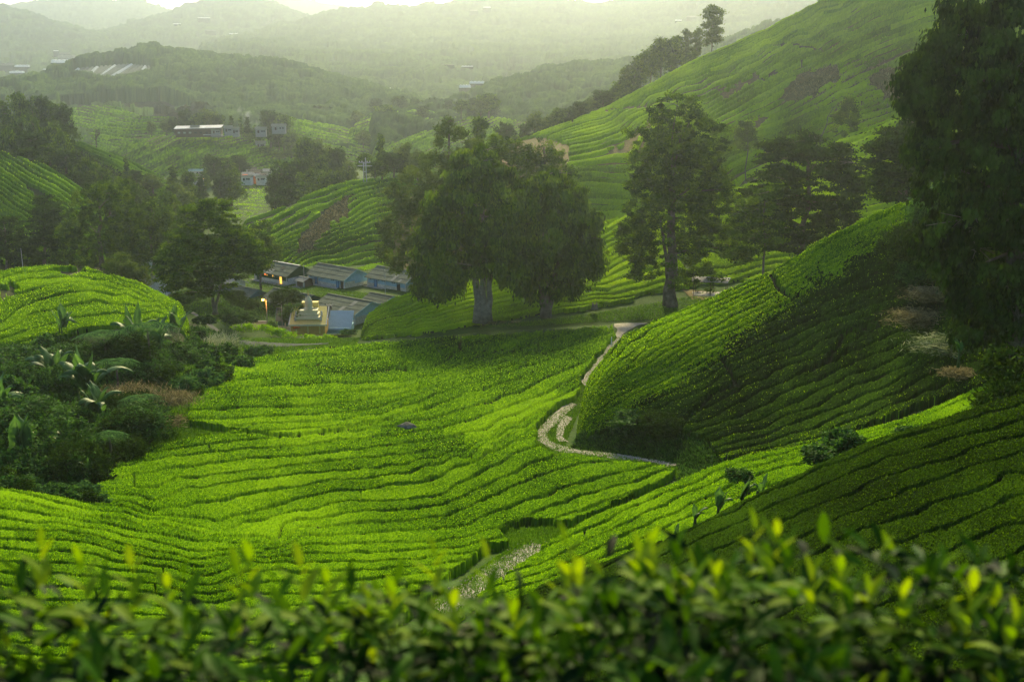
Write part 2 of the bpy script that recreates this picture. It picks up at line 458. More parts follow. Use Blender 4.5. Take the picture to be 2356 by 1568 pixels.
def forest(layer, name, label, poly=None, cell=9.0, hgt=8.0, du=2.7, mat='forest', seed=3, clear=(), nskirt=3):
    us = np.arange(layer.u0, layer.u1, du); vt = layer.ridge(us); vb = layer.foot(us)
    if poly is not None:
        P0 = np.array(poly, float); us = us[(us > P0[:, 0].min()) & (us < P0[:, 0].max())]
        vt = np.maximum(layer.ridge(us), P0[:, 1].min()); vb = np.minimum(np.maximum(layer.foot(us), vt + 2), P0[:, 1].max()); vb = np.maximum(vb, vt + .5)
    n = int(np.max(vb - vt) / (du * .9)) + 2
    U, V, Yv, nr = grid_of(layer, us, n, vb, vt, True, nskirt)
    p = P(U, V, Yv)
    x, y = p[..., 0], p[..., 1]
    wx = x + cell * .35 * vnoise(x / cell * 1.7, y / cell * 1.7, seed + 30); wy = y + cell * .35 * vnoise(x / cell * 1.7, y / cell * 1.7, seed + 31)
    d1, h1 = worley(wx / cell, wy / (cell * 1.0), seed); d2, h2 = worley(wx / (cell * .38), wy / (cell * .38), seed + 11)
    d3, h3 = worley(wx / (cell * 3.2), wy / (cell * 3.2), seed + 21)
    z = hgt * (.45 * h1 + .55) * np.sqrt(np.clip(1 - d1 * .95, 0, 1)) + hgt * .20 * np.sqrt(np.clip(1 - d2, 0, 1)) + hgt * .6 * h3 * np.clip(1 - d3 * .6, 0, 1)
    z = z + rng.normal(0, .03 * hgt, z.shape)
    keep = np.ones(U.shape, bool)
    wob = 8 * fbm(U / 20, V / 12, seed + 40, 2)
    if poly is not None: keep = inpoly(U + wob, np.where(np.arange(len(U))[:, None] >= nr, V[nr - 1], V) + wob * .5, poly)
    for c in clear: keep &= ~inpoly(U + wob * .4, V + wob * .3, c)
    z = np.where(keep, z, -1.0) - sink(layer, U, Yv)
    p[..., 2] += z
    var = np.clip(.2 + .35 * h1 + .25 * h2 + .25 * rng.uniform(0, 1, z.shape) , 0, 1)
    Vv, Fq, va = compact(p.reshape(-1, 3), quads(*U.shape, keep=keep), var.ravel())
    o = mesh_obj(name, Vv, Fq, M[mat], var=va); tag(o, label, 'forest', kind='stuff'); return o

# ---- central field and near left slope
LC = Layer([
    [(-250,1650,44),(2500,1650,44)],
    [(-250,1420,56),(785,1420,62),(1100,1400,68),(1600,1400,70),(2500,1400,70)],
    [(-250,1250,68),(0,1250,70),(785,1250,83),(1100,1250,86),(1300,1250,86),(2500,1250,84)],
    [(-250,1120,84),(0,1120,85),(235,1165,87),(480,1195,91),(785,1190,97),(1100,1180,99),(1500,1130,104),(2500,1130,100)],
    [(-250,1060,99),(200,1070,104),(430,1060,112),(785,1050,117),(1250,1050,119),(1560,1060,115),(2500,1060,110)],
    [(-250,960,118),(430,960,126),(785,960,138),(1200,960,142),(2500,960,140)],
    [(-250,860,140),(430,860,150),(785,870,163),(1200,870,168),(1420,860,170),(2500,860,165)],
    [(-250,800,158),(430,805,178),(600,812,196),(785,800,203),(1100,795,200),(1420,775,200),(2500,770,200)],
    [(-250,768,170),(430,768,205),(560,768,222),(700,770,232),(815,768,232),(900,764,226),(1100,752,224),(1250,742,228),(1420,732,232),(1600,728,236),(2500,725,240)]],
    -250, 2500)
# ---- valley floor with village terraces
def vfloor():
    Ys = [225, 262, 274, 281, 300, 345, 420, 520, 640, 760]; zs = [-65.3, -65.3, -65.0, -62.2, -62.0, -62.0, -62.5, -62.5, -62, -62]
    out = []
    for Yy, z in zip(Ys, zs):
        t = z / Yy; b = (t * cos(TH) + sin(TH)) / (cos(TH) - t * sin(TH)); out.append([(-300, CV - F * b, Yy), (1500, CV - F * b, Yy)])
    return out
LV = Layer(vfloor(), -300, 1500)
# ---- gully with jungle
LJ = Layer([[(-250,1190,88),(100,1190,88),(300,1190,94)],[(-250,1110,97),(160,1110,97),(300,1110,108)],[(-250,1000,114),(300,1000,116),(420,1000,132)],[(-250,900,133),(380,900,139),(470,900,158)],[(-250,800,158),(430,800,176),(560,800,205)],[(-250,740,178),(430,740,200),(560,745,235)]], -250, 520)
# ---- left sunlit hill
LH = Layer([[(-300,860,158),(480,860,170)],[(-300,790,165),(0,790,167),(200,770,172),(440,745,186),(480,740,190)],[(-300,690,182),(0,690,184),(200,690,186),(440,722,192),(480,735,194)],
    [(-300,640,192),(0,622,200),(100,608,204),(200,614,206),(330,652,204),(440,708,198),(480,728,197)]], -300, 480)
# ---- big hill on the right
LB = Layer([
    [(1290,1030,126),(1400,1065,119),(1580,1085,111),(1750,1080,107),(2000,1040,98),(2280,940,88),(2500,880,82)],
    [(1290,1000,130),(1330,1005,127),(1400,1035,123),(1580,1055,116),(1750,1045,111),(1950,1000,105),(2280,880,96),(2500,800,90)],
    [(1290,992,131),(1340,940,131),(1420,900,131),(1600,880,128),(1800,850,124),(2000,800,119),(2280,680,110),(2500,620,103)],
    [(1290,988,132),(1340,910,134),(1420,830,136),(1500,790,137),(1620,760,136),(1800,700,134),(2000,600,130),(2280,500,122),(2500,450,117)],
    [(1290,985,133),(1312,950,135),(1330,902,138),(1360,858,142),(1430,775,146),(1500,737,147),(1620,690,145),(1780,618,141),(1880,555,138),(2000,492,136),(2080,465,135),(2150,442,132),(2300,400,127),(2500,350,121)]],
    1290, 2950, sm=1.0)
# ---- lower right slopes
LA1 = Layer([
    [(1040,1500,60),(1280,1460,62),(1560,1360,66),(2000,1180,63),(2356,1060,57),(2500,1000,55)],
    [(1040,1430,67),(1280,1380,69),(1560,1270,75),(2000,1100,71),(2356,985,64),(2500,940,60)],
    [(1040,1400,70),(1150,1330,76),(1250,1246,85),(1290,1228,89),(1380,1180,93),(1500,1130,97),(1600,1086,100),(1700,1050,101),(1900,1012,97),(2100,955,91),(2300,875,85),(2500,800,80)]],
    1040, 2950)
LA2 = Layer([
    [(950,1700,40),(1500,1700,34),(2500,1700,20)],
    [(950,1500,56),(1280,1450,54),(1600,1400,48),(2000,1270,41),(2500,1150,34)],
    [(950,1440,64),(1050,1410,66),(1280,1330,66),(1430,1276,65),(1560,1222,63),(1750,1132,58),(1880,1070,55),(2000,1012,52),(2200,950,48),(2500,870,44)]], 950, 2950)
# ---- slopes behind the road
LE = Layer([
    [(780,800,216),(2500,760,222)],
    [(780,770,226),(1000,755,222),(1100,745,224),(1300,735,228),(1500,715,234),(1700,698,240),(2500,680,240)],
    [(780,768,227),(850,735,229),(990,700,235),(1200,680,242),(1450,660,248),(1650,655,255),(2000,560,262),(2500,460,250)],
    [(780,767,228),(820,742,231),(870,702,239),(930,676,247),(990,652,256),(1100,622,262),(1200,590,270),(1300,550,280),(1370,516,287),(1430,495,292),(1550,470,300),(1700,430,305),(1850,370,308),(1952,309,308),(2106,250,300),(2250,190,292),(2500,100,280)]],
    780, 2500)
LG = Layer([
    [(860,700,290),(1300,700,290),(2500,700,280)],
    [(860,560,320),(1300,560,318),(1500,560,312),(2500,560,300)],
    [(860,480,345),(1200,395,352),(1350,370,350),(1500,360,348),(1700,350,342),(2000,280,345),(2500,220,330)],
    [(860,475,350),(1000,430,365),(1100,365,385),(1200,316,400),(1300,281,410),(1400,241,412),(1500,188,410),(1600,133,405),(1750,70,398),(1900,-8,390),(2100,-110,375),(2500,-260,340)]],
    860, 2500)
LF = Layer([[(500,620,316),(1200,640,306)],[(500,602,328),(640,604,326),(800,606,325),(1000,615,320),(1200,630,312)],[(500,545,338),(640,545,338),(900,520,342),(1200,545,335)],
    [(500,528,350),(560,505,354),(640,480,360),(740,432,368),(820,412,372),(900,408,372),(1000,420,370),(1100,450,365),(1200,500,360)]], 500, 1200)
LK = Layer([[(-300,640,285),(300,640,285)],[(-300,560,300),(300,560,305)],[(-300,420,325),(0,420,325),(200,480,325),(300,550,330)],[(-300,290,340),(0,346,345),(100,375,343),(190,432,338),(240,480,335),(300,545,335)]], -300, 300)
LK2 = Layer([[(-300,540,380),(500,540,380)],[(-300,420,410),(0,420,410),(300,450,420),(500,500,430)],[(-300,250,430),(0,298,432),(60,303,433),(180,322,436),(280,358,440),(350,392,445),(410,430,450),(500,490,455)]], -300, 500)
LN1 = Layer([[(180,460,510),(900,460,510)],[(180,420,545),(900,420,545)],[(180,380,575),(300,370,575),(450,350,590),(640,360,590),(900,400,570)],
    [(180,375,585),(240,352,600),(300,325,612),(370,308,625),(430,310,630),(520,306,635),(600,325,628),(660,355,615),(740,395,600),(900,420,590)]], 180, 900)
LN2 = Layer([[(120,400,610),(700,400,610)],[(120,330,680),(700,330,680)],[(120,330,690),(180,318,700),(240,288,715),(310,268,725),(370,264,730),(440,276,725),(520,296,715),(700,330,700)]], 120, 700)
LN3 = Layer([[(100,360,700),(460,360,700)],[(100,262,800),(170,246,820),(220,239,825),(270,244,825),(330,268,815),(460,310,800)]], 100, 460)
LO1 = Layer([[(560,440,520),(1060,440,520)],[(560,370,620),(1060,370,620)],[(560,300,700),(620,272,725),(670,268,735),(730,280,738),(790,291,735),(860,318,715),(1060,350,690)]], 560, 1060)
LO3 = Layer([[(800,440,520),(1400,440,520)],[(800,345,610),(900,328,635),(950,308,655),(1010,290,665),(1077,266,680),(1150,268,680),(1400,320,640)]], 800, 1400)
LO2 = Layer([[(740,350,660),(1300,350,680)],[(740,350,665),(790,310,700),(840,262,770),(885,248,790),(935,251,795),(1055,258,800),(1150,280,790),(1300,320,760)]], 740, 1300)
LP = Layer([[(-300,400,640),(1250,400,640)],[(-300,290,880),(1250,300,860)],[(-300,230,1000),(300,190,1040),(600,200,1030),(1250,310,900)],
    [(-300,225,1010),(0,208,1040),(100,190,1070),(165,170,1090),(250,140,1120),(350,126,1150),(410,132,1150),(470,140,1150),(600,157,1130),(700,176,1100),(850,212,1060),(1000,262,1000),(1250,320,900)]], -300, 1250)
LQ = Layer([[(800,400,640),(1900,400,620)],[(800,300,800),(1150,290,800),(1450,270,800),(1900,230,760)],[(800,310,830),(950,285,860),(1080,255,900),(1154,222,960),(1250,182,1030),(1350,184,1050),(1420,178,1050),(1550,150,1050),(1900,60,1000)]], 800, 1900)
LW = Layer([[(-400,300,900),(1900,300,900)],[(-400,260,1150),(1900,260,1150)],[(-400,200,1700),(700,205,1650),(1900,215,1500)],[(-400,150,2200),(700,150,2200),(1100,170,2000),(1900,170,2000)],[(-400,100,2900),(500,100,2900),(900,110,2700),(1900,120,2600)]], -400, 1900)
LR = Layer([[(400,280,1150),(2500,280,1150)],[(400,190,1500),(1100,200,1500),(2500,150,1500)],[(400,140,2200),(560,110,2250),(900,100,2300),(1500,90,2300),(2500,0,2200)],
    [(400,140,2300),(480,117,2450),(560,100,2550),(640,78,2650),(720,55,2700),(790,41,2750),(870,31,2800),(960,34,2800),(1040,22,2800),(1085,12,2800),(1110,9,2800),(1150,12,2800),(1190,25,2800),(1225,20,2800),(1290,15,2800),(1330,22,2800),(1372,33,2800),(1420,22,2800),(1480,17,2800),(1560,6,2700),(1650,-6,2600),(1800,-30,2500),(2500,-100,2400)]], 400, 2500)
LS = Layer([[(100,220,1800),(1000,220,1800)],[(100,120,2500),(1000,120,2600)],[(100,110,2800),(250,85,2900),(330,62,3000),(385,44,3100),(480,14,3200),(540,8,3200),(590,9,3200),(640,25,3150),(700,50,3100),(780,80,3000),(1000,120,2900)]], 100, 1000)
LS2 = Layer([[(-400,160,2300),(400,160,2300)],[(-400,15,2700),(0,29,2800),(60,40,2800),(110,58,2750),(140,72,2750),(260,95,2700),(400,120,2700)]], -400, 400)
LT = Layer([[(-500,140,3200),(900,140,3200)],[(-500,30,4100),(-100,30,4100),(0,28,4200),(60,20,4200),(100,13,4200),(190,3,4200),(250,12,4200),(330,15,4200),(400,40,4200),(480,60,4200),(900,120,4200)]], -500, 900)
LT2 = Layer([[(450,140,3600),(1500,140,3600)],[(450,30,4900),(600,4,5000),(640,2,5000),(700,12,5000),(760,22,5000),(820,33,5000),(900,30,5000),(1000,45,5000),(1500,60,5000)]], 450, 1500)

ground(LC, 'ground', M['turf'], 'grassy ground under the central tea field and along the road')
ground(LV, 'valley_floor', M['turf'], 'flat green valley floor around the village houses', drop=0)
ground(LJ, 'gully_floor', M['under'], 'dark floor of the overgrown gully on the left', drop=.3)
ground(LH, 'left_hill', M['soil'], 'low rounded hill left of the village under the tea rows')
ground(LB, 'right_hill', M['soil'], 'steep hill right of the dirt path')
ground(LA1, 'lower_slope', M['soil'], 'slope below the right hill, between stony track and banana gully')
ground(LA2, 'near_slope', M['soil'], 'nearest dark slope at lower right')
ground(LE, 'roadside_slope', M['turf'], 'slope rising behind the paved road')
ground(LG, 'big_hillside', M['soil_bare'], 'large sunlit hillside rising to the upper right')
ground(LF, 'small_hill', M['soil'], 'small hill behind the worker houses')
ground(LK, 'far_left_slope', M['soil'], 'tea slope at the left edge behind the dark trees')
ground(LK2, 'wooded_slope', M['soil'], 'wooded slope coming down from the left edge')
ground(LN1, 'long_building_hill', M['soil'], 'hazy tea hill below the long dark building')
ground(LN2, 'hazy_hill', M['soil'], 'rounded hazy tea hill behind the leafless tree')
ground(LN3, 'back_hazy_hill', M['soil'], 'farthest rounded tea hill under the forest ridge')
ground(LO1, 'pale_slope', M['soil'], 'pale tea slope right of the smoke')
ground(LO2, 'pale_back_hill', M['soil'], 'pale tea hill in the hazy middle')
ground(LO3, 'pale_front_hill', M['soil'], 'pale tea hill with a bare track above the big trees')
ground(LP, 'forest_ridge', M['under'], 'forested ridge with the big greenhouse terrace')
ground(LQ, 'forest_knoll', M['under'], 'forested knoll left of the big hillside')
ground(LW, 'far_valley', M['under'], 'far valley floor with scattered greenhouses')
ground(LR, 'central_mountain', M['under'], 'broad hazy mountain across the centre')
ground(LS, 'middle_mountain', M['under'], 'double humped mountain left of centre')
ground(LS2, 'edge_mountain', M['under'], 'dark mountain flank at the left edge')
ground(LT, 'blue_mountain', M['under'], 'blue far mountain at upper left')
ground(LT2, 'last_mountain', M['under'], 'faintest far mountain behind the middle one')
# slope under the camera
g = []
for i, y in enumerate(np.linspace(-60, 47, 28)):
    for x in np.linspace(-90, 90, 37): g.append((x, y, -1.9 - .6 * y + .25 * vnoise(np.array(x / 3), np.array(y / 3), 8) - (.0 if y > 0 else -.25 * y)))
o = mesh_obj('camera_slope', g, quads(28, 37), M['soil']); tag(o, 'steep bank below the nearest tea bushes', kind='structure')
GROUND_PTS.append(np.array(g))

# ---- tea
fC = RowField([
    (0,[(470,838),(600,812),(785,791),(1060,771)]),(2,[(470,860),(600,846),(785,827),(1053,788)]),
    (5,[(440,905),(600,892),(785,887),(869,883),(969,878),(1154,808),(1288,758),(1405,738)]),
    (7,[(436,945),(604,937),(785,925),(920,905),(1070,860),(1288,790),(1410,752)]),
    (9.4,[(436,985),(604,975),(785,967),(869,955),(1070,885),(1288,818),(1415,775)]),
    (11.8,[(292,1049),(470,1023),(650,1005),(788,990),(1020,960),(1200,900),(1400,810)]),
    (13.4,[(251,1080),(436,1053),(700,1035),(900,1012),(1060,985),(1221,930),(1330,880)]),
    (15.2,[(235,1126),(570,1082),(788,1058),(1000,1035),(1120,1005),(1260,940)]),
    (16.4,[(436,1122),(640,1098),(788,1082),(940,1068),(1060,1040),(1200,985)]),
    (17.8,[(352,1178),(570,1150),(788,1108),(919,1093),(1020,1062),(1150,1010),(1250,970)]),
    (19.3,[(500,1210),(620,1180),(785,1143),(1003,1128),(1090,1080),(1204,1020)]),
    (20.6,[(570,1215),(785,1173),(986,1160),(1060,1130),(1150,1085),(1255,1040)]),
    (22,[(700,1205),(800,1200),(960,1190),(1060,1170),(1120,1140),(1280,1075),(1405,1050)]),
    (23.4,[(740,1232),(900,1222),(1053,1212),(1120,1190),(1288,1126),(1430,1085),(1556,1072)]),
    (24.8,[(785,1258),(1053,1248),(1120,1228),(1250,1180),(1400,1130),(1540,1085)]),
    (26.4,[(570,1286),(785,1282),(960,1278),(1087,1262)]),(28.2,[(600,1320),(785,1318),(986,1302)]),(30.2,[(640,1362),(785,1360),(986,1336)]),
    (20.2,[(0,1130),(201,1172),(369,1198)]),(21.4,[(0,1149),(201,1189),(369,1214),(503,1237),(637,1244)]),(24,[(0,1207),(184,1214),(302,1247),(436,1277)]),
    (26.5,[(0,1256),(184,1262),(335,1290),(470,1318)]),(31,[(0,1360),(300,1372),(500,1400)])], ws=.14, seed=5, k=.86)
polyC = [(560,828),(700,800),(830,788),(960,778),(1100,768),(1170,765),(1250,759),(1330,754),(1412,748),(1416,772),(1388,800),(1345,855),(1332,900),(1268,940),(1236,975),(1232,1018),(1262,1038),(1330,1043),(1400,1055),(1480,1060),(1556,1078),(1480,1120),(1400,1160),(1310,1195),(1200,1190),(1150,1215),(1170,1240),(1120,1250),(1090,1280),(1040,1310),(985,1370),(900,1420),(800,1470),(700,1600),(-200,1600),(-200,1085),(0,1118),(120,1136),(235,1158),(205,1140),(240,1090),(290,1045),(380,1012),(560,985),(430,965),(435,930),(470,890),(430,872),(500,845)]
tea(LC, 'tea_field', polyC, fC, 'tea bushes in flowing rows across the broad central field', shoots=75000, seed=11, cross=.02, gap=.10, hcut=.45, depth=.85,
    breaks=[[(1062,762),(1058,800),(1020,812)],[(1058,800),(1100,806),(1160,800)],[(560,988),(650,1000),(800,985),(900,962)]], bw=5)
fB = RowField([
    (0,[(1345,900),(1430,800),(1500,757),(1620,708),(1780,636),(1880,572),(2000,510)]),
    (3,[(1400,880),(1500,805),(1570,768),(1680,712),(1820,640),(1900,598),(2100,520)]),
    (6,[(1328,935),(1405,900),(1500,845),(1654,760),(1772,700),(1872,640),(1982,590),(2100,570)]),
    (9,[(1330,965),(1420,925),(1570,850),(1700,780),(1850,712),(2006,650),(2150,625)]),
    (12,[(1335,1000),(1460,940),(1600,880),(1760,800),(1900,740),(2050,690),(2200,650)]),
    (15,[(1500,980),(1640,920),(1760,860),(1900,800),(2040,740),(2200,690)]),
    (18,[(1500,1020),(1660,975),(1800,920),(1900,870),(2040,810),(2200,745)]),
    (21,[(1620,1030),(1780,990),(1900,940),(2040,880),(2200,800),(2300,770)]),
    (24,[(1720,1045),(1872,1012),(1972,975),(2140,905),(2300,850)])], ws=.26, seed=6, k=.85)
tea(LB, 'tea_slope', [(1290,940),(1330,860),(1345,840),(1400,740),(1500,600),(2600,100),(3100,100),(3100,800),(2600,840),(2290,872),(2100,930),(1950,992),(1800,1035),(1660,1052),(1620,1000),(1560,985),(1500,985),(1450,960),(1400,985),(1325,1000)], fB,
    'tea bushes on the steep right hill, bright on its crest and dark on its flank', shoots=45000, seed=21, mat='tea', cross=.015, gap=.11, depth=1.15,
    old_shade=[(1380,1010),(1480,930),(1560,900),(1640,835),(1720,765),(1800,705),(1900,640),(2020,585),(2200,520),(2600,420),(2600,800),(2280,870),(1950,990),(1700,1045)],  # older bushes, the shade of this flank put into their colour
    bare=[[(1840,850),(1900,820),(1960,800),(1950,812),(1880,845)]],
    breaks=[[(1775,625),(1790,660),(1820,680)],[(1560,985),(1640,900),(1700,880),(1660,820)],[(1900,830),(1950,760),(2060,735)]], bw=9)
fA1 = RowField([
    (0,[(1255,1256),(1355,1214),(1500,1145),(1700,1062),(1900,1020),(2100,965),(2300,885)]),
    (2.2,[(1255,1300),(1400,1230),(1573,1150),(1704,1085),(1972,1020),(2140,975),(2300,925)]),
    (4.5,[(1200,1350),(1400,1275),(1600,1180),(1750,1120),(1972,1050),(2284,970)]),
    (7,[(1150,1400),(1400,1320),(1600,1230),(2000,1090),(2284,1010)])], ws=.16, seed=7, k=.66)
tea(LA1, 'tea_bank', [(1285,1228),(1380,1170),(1500,1120),(1600,1070),(1700,1035),(1900,990),(2100,930),(2300,850),(2600,750),(3100,700),(3100,1500),(1050,1500),(1000,1420),(1090,1360),(1180,1310),(1240,1262),(1262,1240)], fA1,
    'tea bushes on the band between the stony track and the right hill', shoots=60000, seed=31, cross=.015)
fA2 = RowField([
    (0,[(1280,1345),(1430,1285),(1600,1210),(1750,1142),(2000,1025),(2300,940)]),
    (2,[(1200,1420),(1430,1335),(1650,1240),(1821,1165),(2050,1070),(2350,980)]),
    (4,[(1300,1440),(1500,1365),(1700,1290),(1900,1200),(2140,1105),(2350,1030)]),
    (6,[(1400,1480),(1700,1370),(1989,1240),(2200,1160),(2356,1100)]),
    (8,[(1600,1480),(1821,1400),(2100,1290),(2356,1190)]),(10,[(1900,1460),(2356,1290)])], ws=.16, seed=8, k=.75)
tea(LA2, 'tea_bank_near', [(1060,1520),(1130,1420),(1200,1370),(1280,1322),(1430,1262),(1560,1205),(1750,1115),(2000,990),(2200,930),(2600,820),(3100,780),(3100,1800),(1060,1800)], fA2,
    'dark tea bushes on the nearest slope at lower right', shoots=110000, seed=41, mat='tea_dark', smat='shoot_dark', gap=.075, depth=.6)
fE = RowField([
    (-1,[(819,724),(870,706),(996,660)]),(3,[(852,748),(1003,697),(1187,647)]),(7,[(930,755),(1037,727),(1187,684),(1369,665)]),(9.5,[(892,768),(1087,738),(1322,695),(1456,685)]),
    (8.5,[(1412,680),(1556,650)]),(7,[(1382,667),(1536,627)]),(5,[(1335,657),(1432,620),(1536,590),(1640,570)]),(3.2,[(1335,634),(1436,587)]),(.5,[(1372,590),(1439,557)]),(-2,[(1385,550),(1432,523)]),
    (5.5,[(1580,625),(1758,585)]),(7.5,[(1637,640),(1768,612)]),(-14,[(1952,314),(2106,255)]),(-11,[(1972,347),(2110,300)]),(-3,[(1980,460),(2100,430)])], ws=.12, seed=9)
tea(LE, 'tea_roadside', [(770,790),(770,740),(860,600),(1200,300),(2600,-100),(2600,640),(1760,640),(1620,645),(1580,655),(1470,672),(1440,690),(1350,705),(1250,716),(1100,738),(960,762),(860,772)], fE,
    'bright green tea bushes on the slope right behind the road and tall trees', shoots=26000, mat='tea_sunlit', seed=51, grain=.4, gap=.18, depth=1.2, cross=.015,
    breaks=[[(1270,650),(1300,645),(1330,662),(1400,668)]], bw=6)
fG = RowField([
    (-7,[(1402,236),(1600,130),(1750,66),(1900,-10)]),
    (0,[(1281,303),(1402,262),(1472,218),(1575,168),(1671,131),(1805,67),(1889,20)]),
    (3.5,[(1288,320),(1402,292),(1486,245),(1570,210),(1704,161),(1771,111),(1855,77),(1989,0)]),
    (6,[(1540,255),(1637,220),(1738,165),(1821,105),(1900,70)]),(11,[(1600,300),(1654,265),(1771,201),(1855,161),(2006,84),(2140,34)]),
    (15,[(1694,298),(1805,248),(1966,150),(2073,100),(2157,85)]),(18,[(1828,270),(1956,215),(2100,160)]),(21,[(1825,305),(1956,245),(2100,200)]),(20,[(1670,352),(1754,312)]),
    (8,[(1308,355),(1405,330),(1489,275)]),(10,[(1318,378),(1459,370)]),(12.3,[(1340,406),(1459,406)]),(14.5,[(1369,434),(1456,436)]),(17,[(1382,465),(1429,468)]),(19.5,[(1380,497),(1429,496)]),
    (27,[(1700,470),(1900,420)])], ws=.15, seed=10)
tea(LG, 'tea_hillside', [(1180,320),(1300,200),(1600,60),(1900,-150),(2600,-350),(2600,700),(1200,700),(1290,560),(1310,330),(1250,312)], fG,
    'tea bushes in long slanting rows on the big sunlit hillside', du=2.0, shoots=9000, seed=61, grain=.4, gap=.27, depth=1.8, hcut=.45, mat='tea_sunlit', cross=.015, bw=4, jag=4,
    breaks=[[(1396,250),(1430,245),(1490,242)],[(1770,100),(1830,98),(1895,112)],[(1640,205),(1700,190),(1765,175),(1790,160)]],
    bare=[[(1815,190),(1850,160),(1925,146),(1935,172),(1900,195),(1850,222),(1790,236)],[(2010,165),(2055,150),(2075,175),(2060,200),(2080,225),(2035,235),(2030,205),(2005,195)],[(1400,345),(1440,320),(1490,270),(1510,275),(1460,330),(1420,352)],[(1655,215),(1740,165),(1750,172),(1670,225)],[(1690,300),(1760,262),(1775,270),(1700,310)]])
fF = RowField([
    (-1,[(550,517),(671,474),(790,430),(896,412)]),(1.5,[(644,526),(790,455),(890,430)]),(4,[(640,560),(785,490),(886,450)]),(7,[(650,575),(785,526),(865,483)]),(10,[(663,600),(717,571),(778,546),(860,520)]),(14,[(700,612),(770,600),(826,583),(875,570)])], ws=.3, seed=12, k=.8)
tea(LF, 'tea_knoll', [(480,560),(480,400),(900,380),(1200,380),(1200,700),(950,640),(800,615),(660,612),(620,590),(560,560)], fF,
    'tea bushes on the small hill behind the blue and green houses', shoots=9000, seed=71, grain=.4, gap=.26, depth=1.5, du=2.1, jag=5,
    bare=[[(690,545),(740,490),(790,450),(815,440),(800,480),(760,520),(730,550),(710,575),(680,575)]])
fH = RowField([
    (0,[(0,636),(117,615),(235,626),(302,645),(386,692)]),(2.5,[(0,660),(107,634),(235,650),(335,675),(429,713)]),(5,[(0,725),(60,690),(117,666),(235,661),(352,683),(436,713)]),
    (8,[(0,764),(107,714),(184,702),(319,702),(419,716)]),(10,[(0,785),(168,730),(268,724),(402,726)]),(12,[(0,803),(134,771),(300,750)])], ws=.2, seed=13, k=.52)
tea(LH, 'tea_mound', [(-300,600),(0,600),(480,600),(480,760),(430,752),(300,745),(200,752),(120,775),(60,798),(0,806),(-300,830)], fH,
    'tea bushes on the low rounded hill left of the village', shoots=16000, seed=81, grain=.6, gap=.09, depth=1.1, cross=.015,
    bare=[[(108,622),(125,613),(190,616),(205,624),(150,628)],[(0,660),(30,650),(42,662),(20,680),(0,690)]])
tea(LK, 'tea_left_slope', [(-300,250),(300,250),(300,600),(-300,600)], RowField(None, .5, 14, lin=lambda u, v: (v - .62 * u) / 11.5), 'tea bushes on the far left slope behind the round dark tree', du=2.4, seed=91, grain=.4, gap=.26, depth=1.6, shoots=3000,
    bare=[[(60,420),(90,430),(130,480),(150,520),(110,500),(80,460)]])
tea(LK2, 'tea_wooded_slope', [(60,250),(520,250),(520,520),(60,520)], RowField(None, .4, 15, lin=lambda u, v: (v - .48 * u) / 8.5), 'tea bushes on the long slope falling right from the dark treetops', du=2.5, seed=95, grain=.4, depth=1.7, gap=.26)
for L_, nm, f, lb, sd_ in [
    (LN1, 'tea_hill', lambda u, v: (v + .35 * u - .10 * np.abs(u - 480)) / 7.5, 'hazy tea rows on the hill under the long building', 1),
    (LN2, 'tea_hill', lambda u, v: (v + .0006 * (u - 350)**2) / 7, 'hazy tea rows on the rounded hill behind the leafless tree', 2),
    (LN3, 'tea_hill', lambda u, v: (v - .2 * u) / 6.5, 'faint tea rows on the farthest rounded hill at left', 3),
    (LO1, 'tea_hill', lambda u, v: (v - .25 * u) / 7, 'pale tea rows on the slope right of the smoke', 4),
    (LO2, 'tea_hill', lambda u, v: (v + .3 * u) / 7, 'pale tea rows on the rounded hazy hill in the middle', 5),
    (LO3, 'tea_hill', lambda u, v: (v + .45 * u) / 7.5, 'pale tea rows above the big trees, beside the bare track', 6)]:
    tea(L_, nm, [(L_.u0 - 50, -50), (L_.u1 + 50, -50), (L_.u1 + 50, 470), (L_.u0 - 50, 470)], RowField(None, .35, 20 + sd_, lin=f), lb, du=2.6, seed=100 + sd_, gap=.28, depth=2.2)
tea(LV, 'tea_valley', [(520,420),(600,408),(620,430),(615,480),(560,505),(470,505),(480,470),(520,460)], RowField(None, .4, 33, lin=lambda u, v: (v - .08 * u) / 9), 'small bright tea field between the dark trees below the town', du=2.1, seed=111, gap=.15, shoots=5000)
